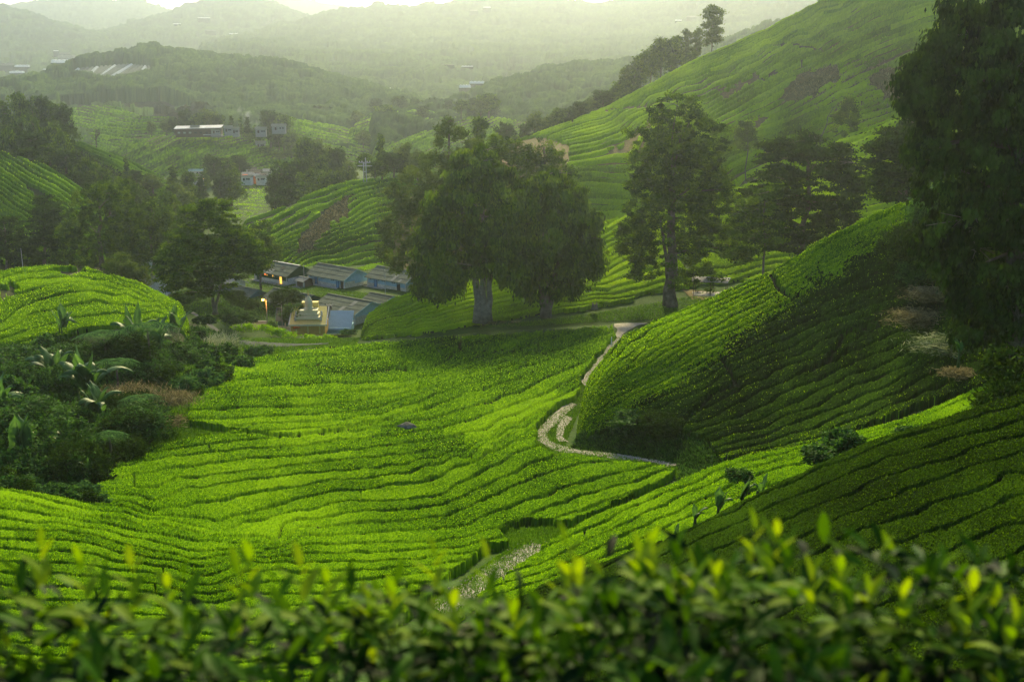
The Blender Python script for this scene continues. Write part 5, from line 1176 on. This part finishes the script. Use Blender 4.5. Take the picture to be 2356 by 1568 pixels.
scatter_plants('grass', 'short grass of the verge between the road bend and the village', LC, [(470,745),(540,765),(700,768),(830,765),(815,792),(700,792),(560,784),(520,770)], 14000, .35, .12, M['grass'])
scatter_plants('grass', 'rough grass strip between the road and the tall trees', LE, [(1090,745),(1300,722),(1500,690),(1640,665),(1760,680),(1600,720),(1420,730),(1200,742)], 14000, .35, .12, M['grass'])
scatter_plants('grass', 'grass filling the strip beside the sandy track', LC, [(1400,770),(1440,765),(1400,850),(1350,900),(1330,940),(1300,1010),(1560,1060),(1560,1085),(1400,1060),(1240,1040),(1225,980),(1300,925),(1340,870)], 26000, .28, .10, M['grass'])
scatter_plants('grass', 'lush grass at the left tip of the tea field', LC, [(420,900),(450,930),(430,970),(560,990),(400,1015),(300,1045),(240,1090),(200,1135),(170,1140),(330,1030),(380,960)], 22000, .3, .10, M['grass'])
scatter_plants('grass', 'scrubby grass along the stream bed', LC, [(1130,1195),(1300,1195),(1400,1165),(1290,1225),(1240,1262),(1150,1330),(1040,1420),(960,1450),(1000,1370),(1100,1290),(1160,1250)], 26000, .3, .09, M['grass'])
scatter_plants('grass', 'lawn in front of the upper worker houses', LV, [(640,650),(700,655),(960,690),(900,720),(780,690),(650,668)], 12000, .3, .12, M['grass'], drop=0)
scatter_plants('grass', 'patchy grass around the lower village houses', LV, [(330,600),(560,590),(650,640),(640,700),(720,760),(560,765),(440,720),(330,690)], 22000, .35, .14, M['grass'], drop=0)
scatter_plants('undergrowth', 'weeds along the edge between gully and nearest tea rows', LC, [(-90,1075),(0,1095),(120,1125),(215,1135),(250,1165),(120,1155),(-90,1125)], 9000, .4, .2, M['bush'], cat='undergrowth', spread=1.0)
scatter_plants('undergrowth', 'leafy undergrowth on the floor of the gully', LJ, [(-100,740),(430,745),(560,775),(520,830),(440,900),(420,960),(330,1040),(240,1090),(215,1160),(100,1160),(-100,1140)], 75000, .7, .35, M['bush'], drop=.3, cat='undergrowth', spread=1.2)
scatter_plants('undergrowth', 'dark scrub on the eroded foot of the right hill', LB, [(1330,985),(1400,960),(1480,900),(1600,930),(1680,1040),(1700,1075),(1500,1100),(1300,1060)], 50000, .5, .2, M['bush'], cat='undergrowth', spread=1.0)
scatter_plants('undergrowth', 'brown scrub on the bare patch of the big hillside', LG, [(1790,240),(1850,155),(2010,128),(2110,150),(2105,230),(1980,300),(1850,235)], 9000, .8, .3, M['dry'], cat='undergrowth', spread=1.0, clump=14)
scatter_plants('undergrowth', 'dry weeds on the bare strip of the small hill', LF, [(670,580),(690,545),(740,490),(800,435),(825,445),(800,500),(740,550),(710,590)], 5000, .7, .25, M['dry'], cat='undergrowth', spread=1.0)
scatter_plants('undergrowth', 'scrub covering the back of the small hill', LF, [(860,420),(1100,440),(1180,500),(1180,640),(960,640),(880,570)], 30000, 1.0, .5, M['tree'], cat='undergrowth', spread=1.2)
scatter_plants('undergrowth', 'low scrub between the houses and the small hill', LF, [(560,560),(640,590),(760,605),(960,640),(960,660),(600,640),(520,600)], 12000, .8, .4, M['bush'], cat='undergrowth', spread=1.2)
scatter_plants('undergrowth', 'low scrub at the foot of the wooded slope', LK2, [(150,330),(250,380),(340,430),(400,520),(0,540),(0,300)], 30000, 1.6, .8, M['tree_dark'], cat='undergrowth', spread=1.2)

# ---- bushes
def bush_proto(nb, bl, cl, mat, lob, hang=0):
    (V, va), C, k = crown(lob, nb, bl, cl, 0, .7, hang, dens=34, shell=.6); o = mesh_obj('bush', V, np.arange(len(V)).reshape(-1, 4), M[mat], var=va, smooth=False); m = o.data; bpy.data.objects.remove(o); return m
LBH = [(0,0,.45,.8,.8,.5),(.4,.2,.5,.5,.5,.4),(-.4,-.1,.4,.5,.5,.4),(0,-.4,.35,.6,.4,.35)]
BU = [bush_proto(2600, .13, .2, 'bush', LBH), bush_proto(2200, .16, .22, 'bush', LBH), bush_proto(2600, .10, .2, 'tree_dark', LBH), bush_proto(1800, .17, .26, 'fern', LBH)]
BUL = [bush_proto(9000, .055, .13, m_, LBH) for m_ in ('bush', 'tree_dark')]
BU_D = bush_proto(1500, .20, .2, 'dry', LBH)
def bush(u, v, Y, w, label, group=None, k=0, h=None, name='bush', me=None, layer=None, cat='bush'):
    """w = half width in metres"""
    p = P(u, v, Y) if layer is None else layer.top(u, v)
    o = bpy.data.objects.new(name, me or (BU[k % len(BU)] if w < 2.9 else BUL[k % 2])); COL.objects.link(o); o.location = (float(p[0]), float(p[1]), float(p[2]) - (.6 if layer else 0)); h = h or w * .95
    o.scale = (w, w, h); o.rotation_euler = (0, 0, random.uniform(0, 6.28)); tag(o, label, cat, group); return o
pj = [(-60,800),(60,805),(180,760),(300,752),(430,745),(520,790),(500,840),(430,890),(400,960),(320,1030),(235,1080),(180,1130),(60,1115),(-60,1095)]
n = 0
for r in range(200):
    if n >= 66: break
    u = random.uniform(-50, 520); v = random.uniform(750, 1110)
    if not inpoly(np.array([u]), np.array([v]), pj)[0]: continue
    Y = float(LJ.Y(u, v)); w = random.uniform(1.6, 3.6) * (1.0 if v > 850 else .8); n += 1
    bush(u, v + 8, None, w, 'dark leafy bush in the tangle filling the gully', 'dark bushes of the overgrown gully', (0, 1, 2)[n % 3], h=w * random.uniform(.8, 1.3), layer=LJ)
for i, (u, v) in enumerate([(455,830),(480,850),(500,870),(470,880),(520,850),(540,830),(445,860),(430,890),(515,812),(560,840),(450,905),(585,812),(610,806)]):
    bush(u, v, None, random.uniform(1.3, 2.6), 'scrubby bush in the belt between gully and field corner', 'scrub belt left of the upper tea field', i, layer=LC)
for i, (u, v) in enumerate([(-30,1112),(10,1116),(45,1122),(85,1128),(120,1134),(155,1140),(190,1146),(222,1150),(60,1104),(140,1118),(0,1098),(200,1128)]):
    bush(u, v, None, random.uniform(.9, 1.5), 'low bush on the rim between gully and nearest tea rows', 'bushes on the near rim of the gully', i, layer=LC)
for (u, v, Y, w, h, k, lb, nm) in [
    (320,1000,118,4.6,3.6,0,'large smooth rounded bush at the right side of the gully','bush'),(290,835,150,5,4,1,'large leafy bush under the tall tree fern','bush'),(60,1010,112,5.5,4.5,0,'broad dark bush in the left of the gully','bush'),
    (120,1060,105,5,4.5,2,'dark bush near the bottom of the gully','bush'),(150,850,150,5,3.6,0,'wide ferny bush below the left end of the tea mound','bush'),(30,860,150,6,4,2,'dark bush mass at the left edge under the tea mound','bush'),(400,850,165,5,4,0,'round bush between reeds and tree fern','bush'),
    (560,815,215,3.6,1.7,3,'brownish low bush at the corner of the tea field','bush'),(1885,1066,60,1.3,1.0,1,'bluish broad leaved bush standing above the tea','bush'),(1940,1040,62,1.4,1.4,1,'taller bluish bush right beside the first one','bush'),
    (2310,960,50,1.6,1.8,2,'dark shrub at the right edge above the lit tea band','bush'),(2340,900,55,2.2,2.2,2,'dark shrub higher up at the right edge','bush'),(2090,1010,55,.9,.7,1,'little leafy shrub among the tea at right','bush'),
    (1520,985,116,3.2,2.6,1,'dark spreading bush at the eroded foot of the right hill','bush'),(1450,975,118,2.8,2.2,0,'small dark bush left of the eroded foot','bush'),(2090,600,124,4.5,5,3,'leafy shrub on the crest of the right hill','bush'),(2150,540,124,4.0,6.5,0,'tall shrub beside the giant conifer','bush'),
    (2120,640,118,3.5,3,2,'thorny dark shrub under the tall shrub','bush'),(1700,1105,80,1.2,1.0,0,'low bush in the banana gully','bush'),(1840,190,380,6,6,0,'round bush in the middle of the bare hillside patch','bush'),(1920,200,385,5,5,3,'lone green bush above the bare hillside patch','bush'),
    (1865,172,384,3,2.6,1,'small round bush on the bare hillside patch','bush'),(560,745,238,4,3,0,'dark bush under the street lamp, left','bush'),(688,745,252,4.6,5.2,2,'dark round tree bush between lamp and temple','bush'),(660,700,262,4.6,3.8,1,'leafy bush in front of the lower green house','bush'),
    (445,690,265,4,3,0,'leafy bush beside the blue hut','bush'),(540,690,268,3,2.4,1,'round bush at the gable of the lowest blue house','bush'),(470,745,225,2.6,1.8,0,'low bush between lane and village','bush'),(415,700,262,3.6,3.4,2,'dark bush behind the shoulder of the tea mound','bush'),(560,715,262,4.4,3.4,1,'leafy bush in front of the lowest blue gable','bush'),(530,738,240,4,3.5,2,'brown bush right of the twin trunks','bush'),(802,768,240,2.0,1.0,3,'low bush at the corner of the blue shed','bush'),(625,758,240,1.5,1.8,0,'thin bush at the foot of the street lamp','bush')]:
    bush(u, v, Y, w, lb, None, k, h, nm, layer=LB if (95 < Y < 125 and 1400 < u < 2200 and v < 1000) else None)
# clipped hedge by the road
for (pts, lb) in [([(545,752),(570,750),(600,753),(630,759)],'clipped bright green hedge under the street lamp'),([(625,762),(655,768),(700,775),(745,776)],'low curved hedge in front of the temple')]:
    L = []
    for (u, v) in pts:
        for s in range(3): q = P(u + s * 9, v + s, 233); L.append((q[0], q[1] + random.uniform(-.3, .3), q[2], 1.1, .8, .55))
    c0 = np.mean([l[:3] for l in L], 0); L = [(l[0] - c0[0], l[1] - c0[1], l[2] - c0[2]) + l[3:] for l in L]
    (V, va), C, k = crown(L, 5000, .18, .3, 0, .8, dens=30, shell=.85); o = mesh_obj('hedge', V, np.arange(len(V)).reshape(-1, 4), M['shoot'], var=va, smooth=False); o.location = tuple(c0); tag(o, lb, 'hedge')
# dry grasses and reeds
for (u, v, Y, w, h, lb) in [(395,935,128,3.0,2.2,'straw coloured dry brush at the left tip of the tea field'),(375,985,122,2.2,1.8,'smaller straw tuft below the dry brush'),(300,925,134,4.2,2.8,'grey leafless brushwood in the gully'),(2110,760,100,3.0,3.0,'pile of dead cane leaves under the giant conifer'),(2170,820,95,3.2,2.8,'drooping green and yellow cane tussock at right'),(2140,700,104,2.6,2.4,'pale dead brush left of the giant conifer'),(2210,870,92,1.8,1.2,'small dead brush at the foot of the cane tussock')]:
    n = 2200; b = np.stack([rng.normal(0, w * .45, n), rng.normal(0, w * .35, n), rng.uniform(0, h * .5, n)], -1)
    D = rng.normal(0, .7, (n, 3)); D[:, 2] = np.abs(D[:, 2]) * .6 + (.6 if v < 960 and u < 500 else -.2); V, va = blades(b + np.array([0, 0, h * .2]), D, rng.uniform(.5, 1.5, n) * min(h * .4, .8), np.full(n, .07), rng.uniform(0, 1, n))
    p = LB.top(u, v) if u > 1500 else P(u, v, Y); o = mesh_obj('dry_brush', V, np.arange(len(V)).reshape(-1, 4), M['dry'] if 'green' not in lb else M['reed'], var=va, smooth=False); o.location = tuple(p); tag(o, lb, 'dry grass')
def reed(u, v, Y, w, h, lb):
    e = empty('reed_clump', tuple(P(u, v, Y))); tag(e, lb, 'reeds'); Vs = []; vs = []; idx = []
    n = 520; seg = 5
    for i in range(n):
        b = np.array([random.gauss(0, w * .4), random.gauss(0, w * .3), 0]); a = random.uniform(0, 6.28); ln = h * random.uniform(.6, 1.1); lean = random.uniform(.2, .9); wd = .06
        s = np.array([-sin(a), cos(a), 0]) * wd; k0 = len(Vs)
        for j in range(seg + 1):
            t = j / seg; c = b + np.array([cos(a), sin(a), 0]) * ln * lean * t * t + np.array([0, 0, ln * (t - .45 * lean * t * t * t)])
            ww = (1 - t * .8) * (1.8 if t > .7 and i % 3 == 0 else 1); Vs += [c - s * ww, c + s * ww]; vs += [(.9 if t > .6 else .3) + .1 * random.random()] * 2
        idx += [(k0 + 2*j, k0 + 2*j + 1, k0 + 2*j + 3, k0 + 2*j + 2) for j in range(seg)]
    mesh_obj('leaves', Vs, idx, M['reed'], e, var=vs); return e
reed(480,835,190,4.2,5.6,'tall silvery reed clump beside the road bend')
reed(510,820,195,3.4,4.8,'right half of the silvery reeds reaching over the road edge')
reed(350,800,180,4.0,4.6,'silvery reeds behind the tree fern')
reed(80,945,130,4.5,1.6,'low patch of pale flowering reeds in the left gully')
# banana plants
def banana(u, v, Y, h, lb, n=9, seed=0, grp=None, leaflen=.62, l0=.1, l1=.75):
    R_ = random.Random(seed); b0_ = P(u, v, Y); e = empty('banana_plant', (b0_[0], b0_[1], b0_[2] - (.3 * h if grp else 0))); tag(e, lb, 'banana plant', grp)
    mb = MB(); st = max(1, n // 4)
    for k in range(st):
        x = R_.uniform(-.5, .5) * h * .25; mb.tube([(x, 0, 0), (x * 1.2, 0, h * .25), (x * 1.3, 0, h * .5)], [.13, .11, .07], 7)
    mb.build('stem', M['reed'], e, smooth=True)
    for i in range(n):
        a = R_.uniform(0, 6.28); x0 = R_.uniform(-.35, .35) * h * (.25 if st > 1 else .05); ln = h * leaflen * R_.uniform(.8, 1.25); lean = R_.uniform(l0, l1); wd = ln * R_.uniform(.13, .19)
        Vs = []; vs = []; seg = 10; d = np.array([cos(a), sin(a), 0]); s0 = np.array([-sin(a), cos(a), 0])
        for j in range(seg + 1):
            t = j / seg; c = np.array([x0, 0, h * .42]) + d * ln * (lean * t * (.6 + .4 * t)) + np.array([0, 0, ln * (t * (1.15 - lean * .5) - .75 * lean * t * t * t)])
            prof = (min(1, t * 5) * (1 - max(0, t - .65) / .35 * .95) if t < 1 else .02) * (1 if t > .08 else .12); tear = 1 - R_.uniform(0, .35)
            for q in (-1, -.5, 0, .5, 1): Vs.append(c + s0 * wd * prof * q * (tear if abs(q) == 1 else 1) + np.array([0, 0, -abs(q) * wd * .35])); vs.append(.25 + .4 * R_.random() + (.25 if q == 0 else 0))
        Fq = [(j*5+q, j*5+q+1, (j+1)*5+q+1, (j+1)*5+q) for j in range(seg) for q in range(4)]
        mesh_obj('leaf', Vs, Fq, M['banana'], e, var=vs)
    return e
for i, (u, v, Y, h, n, lb) in enumerate([(130,905,142,6.2,12,'leafy banana clump left of the tree ferns'),(205,960,128,7.5,14,'tallest banana clump in the middle of the gully'),(235,1005,120,6.0,10,'banana plant leaning right at the gully middle'),(60,1115,102,6.0,12,'banana clump at the bottom left corner of the gully'),(5,1000,120,6,9,'banana plant at the left edge of the gully'),
    (315,835,168,7.5,12,'banana clump behind the reeds and tree fern'),(360,850,168,7.5,10,'banana clump with dead brown leaves beside the lane'),(150,790,172,5.5,8,'banana plant against the foot of the tea mound'),(160,1075,106,4.2,7,'small banana plant under the dark bushes'),(410,800,185,6.5,9,'banana plant in front of the reeds near the lane'),
    (205,1115,98,2.6,6,'low banana sprout beside the near tea slope'),(2205,845,90,2.6,4,'single banana sprout beside the cane tussock')]):
    banana(u, v, Y, h * 1.15, lb, n, i)
for i, (u, v, Y, h, n, lb) in enumerate([(1600,1200,66,1.7,4,'leftmost banana plant poking out of the tea gully'),(1655,1178,66,1.9,5,'middle banana plant in the tea gully with drooping leaf'),(1705,1160,63,2.2,6,'largest banana plant in the tea gully'),(1752,1140,61,1.6,3,'banana plant with one upright leaf at the right of the gully'),(1555,1238,66,1.2,3,'tiny banana sprout at the lower end of the gully')]):
    banana(u, v, Y, h, lb, n, 40 + i, 'banana plants along the tea gully', .8, .1, .55)
# tree ferns
def treefern(u, vb, vt, Y, R0, lb, n=13, seed=1):
    R_ = random.Random(seed); a0 = P(u, vb, Y); h = float(P(u, vt, Y)[2] - a0[2]); e = empty('tree_fern', tuple(a0)); tag(e, lb, 'tree fern')
    mb = MB(); mb.tube([(0, 0, -.4), (.1, 0, h * .5), (0, 0, h)], [.16, .13, .12], 8); mb.build('trunk', M['bark'], e, smooth=True)
    for i in range(n):
        a = 2 * pi * i / n + R_.uniform(-.15, .15); Vs = []; idx = []; vs = []; d = np.array([cos(a), sin(a), 0]); s = np.array([-sin(a), cos(a), 0]); ln = R0 * R_.uniform(.85, 1.15)
        for j in range(1, 22):
            t = j / 22; c = np.array([0, 0, h]) + d * ln * t + np.array([0, 0, ln * (.35 * t - .55 * t * t)]); pl = ln * .26 * math.sin(pi * min(1, t * .93 + .08)) ** .7
            for q in (-1, 1):
                k0 = len(Vs); tip = c + s * q * pl + d * pl * .25 + np.array([0, 0, -pl * .25]); w_ = d * ln * .017; Vs += [c - w_, c + w_, tip + w_ * .3, tip - w_ * .3]; vs += [R_.random()] * 4; idx.append((k0, k0+1, k0+2, k0+3))
        mesh_obj('frond', Vs, idx, M['fern'], e, var=vs, smooth=False)
treefern(347,858,750,150,4.2,'tall tree fern with pale slender trunk in front of the tea mound',14,1)
treefern(245,850,768,150,4.0,'second tree fern with dark crown left of the tall one',14,2)
treefern(272,905,832,140,3.4,'low spreading tree fern below the dark crowned one',12,3)
treefern(300,800,762,170,3.0,'small tree fern behind the tall one',11,4)

treefern(120,985,925,124,3.2,'tree fern among the dark bushes right of the left edge banana',13,5)
treefern(180,895,845,146,3.2,'tree fern directly above the tallest banana clump',13,6)
treefern(55,905,850,142,3.4,'tree fern near the left edge under the tea mound',13,7)
treefern(330,965,915,126,2.8,'small tree fern above the large smooth rounded bush',12,8)
treefern(255,1055,1000,108,2.4,'small tree fern at the lower right side of the gully',12,9)
treefern(95,1080,1035,104,2.4,'small tree fern next to the bottom left banana clump',12,10)

# rocks, stump, stones
def rock(u, v, Y, r, lb, name='boulder', mat='stone', flat=.6, seed=0):
    import bmesh
    bm = bmesh.new(); bmesh.ops.create_icosphere(bm, subdivisions=3, radius=1)
    for q in bm.verts:
        c = q.co; k = 1 + .22 * float(vnoise(np.array(c.x * 2 + seed), np.array(c.y * 2 + c.z * 1.7), seed)) + .07 * float(vnoise(np.array(c.x * 6), np.array(c.z * 6 + c.y * 5), seed + 1)); q.co = Vector((c.x * r * k, c.y * r * .8 * k, c.z * r * flat * k))
    m = bpy.data.meshes.new(name); bm.to_mesh(m); bm.free(); m.materials.append(M[mat]); o = bpy.data.objects.new(name, m); COL.objects.link(o); o.location = tuple(P(u, v, Y)); tag(o, lb, 'rock'); return o
rock(938,986,134,1.25,'weathered grey boulder lying in the middle of the tea field',seed=3)
rock(1215,1302,86,.9,'broad pale stone beside the stream bed',mat='gravel',flat=.35,seed=5)
rock(1235,1285,88,.5,'small pale stone above the broad one',mat='gravel',flat=.4,seed=6)
n = 900; t_ = rng.uniform(0, 1, n); uu = np.interp(t_, [0, .3, .6, 1], [1250, 1200, 1110, 1005]) + rng.normal(0, 22, n); vv = np.interp(t_, [0, .3, .6, 1], [1262, 1290, 1340, 1408]) + rng.normal(0, 9, n)
p = gpt(LC, uu, vv); Vs = []; idx = []
OC = np.array([(1,0,0),(0,1,0),(-1,0,0),(0,-1,0),(0,0,.7),(0,0,-.5)])
for i in range(n):
    k0 = len(Vs); s = random.uniform(.05, .16); Vs += list(p[i] + np.array([0, 0, .15]) + OC * s * rng.uniform(.7, 1.3, (6, 1))); idx += [(k0+a, k0+b, k0+c) for a, b, c in ((0,1,4),(1,2,4),(2,3,4),(3,0,4),(1,0,5),(2,1,5),(3,2,5),(0,3,5))]
o = mesh_obj('stones', Vs, idx, M['gravel'], smooth=False); tag(o, 'loose white stones strewn along the stream bed', 'stones', kind='stuff')
e = empty('tree_stump', tuple(P(1368, 710, 234))); tag(e, 'jagged pale tree stump on the verge behind the road', 'tree stump')
mb = MB()
for i in range(6): a = i * 1.05; mb.tube([(cos(a)*.5, sin(a)*.4, -.3), (cos(a)*.42, sin(a)*.35, .5 + .4 * random.random()), (cos(a)*.45, sin(a)*.4, 1.0 + .5 * random.random())], [.3, .2, .04], 6)
mb.build('wood', M['bark_pale'], e, smooth=True)
# roots and debris under the cypress
o = add_blades('fallen_branches', np.array([gpt(LE, u, v) for u, v in zip(rng.uniform(1040, 1200, 500), rng.uniform(738, 750, 500))]).reshape(-1, 3), rng.uniform(.4, 1.4, 500), np.full(500, .12), None, M['dry'], .35, 1.0); tag(o, 'heap of dead twigs around the foot of the twin trunked cypress', 'twigs', kind='stuff')
# small marker post
pole('small white marker post beside the sandy track', 1407, 786, 775, 150, .08, mat='white', name='marker_post')
# white laundry wall / fence below the houses
a = P(500 + 60, 752, 250); e = empty('garden_wall', tuple(a), radians(2)); tag(e, 'low white garden wall left of the street lamp', 'wall'); mb = MB(); mb.box((1.5, 0, .5), (8, .25, 1.5)); mb.build('panel', M['white'], e); mb = MB(); mb.box((1.5, 0, 1.3), (8.1, .35, .12)); mb.build('coping', M['concrete'], e)
rock(682,752,247,.9,'orange lit mound of sandbags beside the lamp',name='sandbag_heap',mat='red',flat=.5,seed=9)
# smoke
a = P(585, 300, 640); m, nn, out = newmat('smoke_air'); pv_ = nn.nodes.new('ShaderNodeVolumePrincipled'); pv_.inputs['Color'].default_value = (.9, .93, .97, 1)
tc = nn.nodes.new('ShaderNodeTexCoord'); nz = nn.nodes.new('ShaderNodeTexNoise'); nz.inputs['Scale'].default_value = .22; nz.inputs['Detail'].default_value = 3; nn.links.new(tc.outputs['Object'], nz.inputs['Vector'])
mm = nn.nodes.new('ShaderNodeMapRange'); mm.inputs[1].default_value = .48; mm.inputs[2].default_value = .75; mm.inputs[3].default_value = 0; mm.inputs[4].default_value = .09; nn.links.new(nz.outputs['Fac'], mm.inputs[0]); nn.links.new(mm.outputs[0], pv_.inputs['Density']); nn.links.new(pv_.outputs[0], out.inputs['Volume'])
mb = MB(); mb.tube([(3, 0, -1), (1, 0, 3), (-1.5, 0, 6), (-4, 0, 9), (-8, 0, 12)], [1, 1.8, 2.6, 3.4, 2.0], 12); so = mb.build('smoke', m, smooth=True); so.location = (a[0], a[1], a[2]); tag(so, 'thin bluish smoke drifting up beside the hazy trees', 'smoke', kind='stuff')

# ---- nearest tea bushes, out of focus
def leafverts(base, d, up, ln, wd, fold, curl, nseg=6):
    """one pointed leaf with folded midrib"""
    s = np.cross(d, up); s /= np.linalg.norm(s) + 1e-9; nrm = np.cross(s, d); V = []
    for j in range(nseg + 1):
        t = j / nseg; pr = math.sin(pi * (t * .93 + .035)) ** .8 * (1 - .25 * t); c = base + d * ln * t - nrm * (-1) * ln * curl * t * t * -1
        for q in (-1, 0, 1): V.append(c + s * wd * pr * q * .5 + nrm * abs(q) * wd * fold * pr)
    return V
LF_F = [(j*3+q, j*3+q+1, (j+1)*3+q+1, (j+1)*3+q) for j in range(6) for q in range(2)]
def rand_leaf(R_, base, lo=.06, hi=.115, elev=None):
    a = R_.uniform(0, 2 * pi); el = R_.gauss(.35, .45) if elev is None else elev; d = np.array([cos(a) * cos(el), sin(a) * cos(el), sin(el)]); up = np.array([R_.gauss(0, .3), R_.gauss(0, .3), 1])
    ln = R_.uniform(lo, hi); return leafverts(base, d, up, ln, ln * R_.uniform(.30, .42), R_.uniform(.05, .3), R_.uniform(-.1, .45))
Rh = random.Random(99)
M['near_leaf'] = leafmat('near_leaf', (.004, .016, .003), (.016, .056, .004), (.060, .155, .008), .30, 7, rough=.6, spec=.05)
M['near_tip'] = leafmat('near_tip', (.035, .10, .005), (.08, .19, .008), (.17, .27, .015), .45, 9, rough=.6, spec=.05)
hedge = empty('tea_hedge', (0, 2.2, -2.6)); tag(hedge, 'nearest tea hedge across the bottom, blurred glossy leaves', 'tea hedge')
hx, hy, hzz = 0, 2.2, -2.6
def htop(x, y): return -1.405 - .09 * math.exp(-((x + .16) / .26) ** 2) + .09 * float(vnoise(np.array(x * 3.1 + 5), np.array(y * 3.1), 4)) + .13 * float(vnoise(np.array(x * 1.3), np.array(y * 1.3 + 3), 5)) - .07 * min(1, max(0, (x - .35) / .4))
def add_leaves(name, mat, items, par):
    V = np.array([v for it in items for v in it[0]]) - np.array([hx, hy, hzz]); n = len(items); k = 21
    Fq = (np.array(LF_F)[None] + (np.arange(n) * k)[:, None, None]).reshape(-1, 4); return mesh_obj(name, V, Fq, mat, par, var=np.repeat([it[1] for it in items], k))
items = []
for i in range(6000):
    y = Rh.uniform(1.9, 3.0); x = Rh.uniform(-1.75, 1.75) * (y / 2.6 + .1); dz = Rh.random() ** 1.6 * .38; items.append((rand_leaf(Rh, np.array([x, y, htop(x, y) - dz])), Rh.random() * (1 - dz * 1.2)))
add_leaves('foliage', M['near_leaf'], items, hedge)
items = []
for i in range(700):
    y = Rh.uniform(1.9, 2.95); x = Rh.uniform(-1.75, 1.75) * (y / 2.6 + .1); items.append((rand_leaf(Rh, np.array([x, y, htop(x, y) - .05 + Rh.random() * .05]), .05, .09, Rh.gauss(.8, .35)), Rh.random()))
add_leaves('young_foliage', M['near_tip'], items, hedge)
mb = MB()
for i in range(420):
    y = Rh.uniform(1.8, 2.8); x = Rh.uniform(-1.6, 1.6); mb.tube([(x - hx + Rh.uniform(-.1, .1), y - hy, .35), (x - hx, y - hy, htop(x, y) - hzz - .06)], [.006, .003], 4, cap=False)
mb.build('twigs', M['bark'], hedge)
# body of older wood and leaves below
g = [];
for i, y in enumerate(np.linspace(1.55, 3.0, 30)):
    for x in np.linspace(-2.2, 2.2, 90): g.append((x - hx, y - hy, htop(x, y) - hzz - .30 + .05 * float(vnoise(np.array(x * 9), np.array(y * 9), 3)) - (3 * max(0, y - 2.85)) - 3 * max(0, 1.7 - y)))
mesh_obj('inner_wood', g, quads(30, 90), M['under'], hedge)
# taller single shoots
def shoot(u, vt, Y, n=6, seed=0, scale=1.0, lbx=None):
    R_ = random.Random(seed); top = P(u, vt, Y); b = np.array([top[0] + R_.uniform(-.03, .03), top[1], htop(top[0], top[1]) - .12]); s = []; 
    for k in range(n):
        t = k / max(1, n - 1); c = b + (top - b) * (.35 + .6 * t); a = k * 2.4 + R_.random(); el = .35 + .85 * t; d = np.array([cos(a) * cos(el), sin(a) * cos(el), sin(el)])
        ln = (.075 - .03 * t) * scale * R_.uniform(.85, 1.2); s.append((leafverts(c, d, np.array([0, 0, 1.]) + d * .2, ln, ln * .4, .2, .35 * (1 - t)), .5 + .5 * R_.random()))
    o = add_leaves('shoot', M['near_tip'] if seed % 3 else M['near_leaf'], s, hedge)
for i, (u, vt) in enumerate([(30,1232),(95,1250),(180,1262),(240,1258),(300,1290),(385,1305),(420,1300),(545,1275),(575,1268),(640,1300),(690,1262),(752,1288),(800,1340),(850,1345),(905,1385),(960,1380),(1000,1290),(1045,1380),(1110,1400),(1120,1240),(1180,1395),(1230,1420),(1300,1250),(1330,1330),(1395,1350),(1470,1280),(1500,1272),(1560,1262),(1600,1290),(1650,1275),(1680,1270),(1740,1225),(1790,1180),(1815,1262),(1870,1290),(1935,1265),(1960,1370),(2000,1375),(2080,1390),(2150,1345),(2200,1400),(2240,1350),(2290,1400),(2340,1380)]):
    shoot(u, vt + random.uniform(-30, 45), 2.55 + .3 * random.random(), 6 + i % 3, i, 1.45)
# ------------------------------------------------ haze
hz = MB(); hz.box((0, 2900, 28), (9000, 6400, 340))
hm, hn, hout = newmat('haze_air')
pv = hn.nodes.new('ShaderNodeVolumePrincipled'); pv.inputs['Color'].default_value = (.57, .64, .66, 1)
pv.inputs['Density'].default_value = .00023; pv.inputs['Anisotropy'].default_value = .82
hn.links.new(pv.outputs[0], hout.inputs['Volume'])
ho = hz.build('haze', hm); tag(ho, 'pale morning haze filling the valley air', 'haze', kind='stuff')
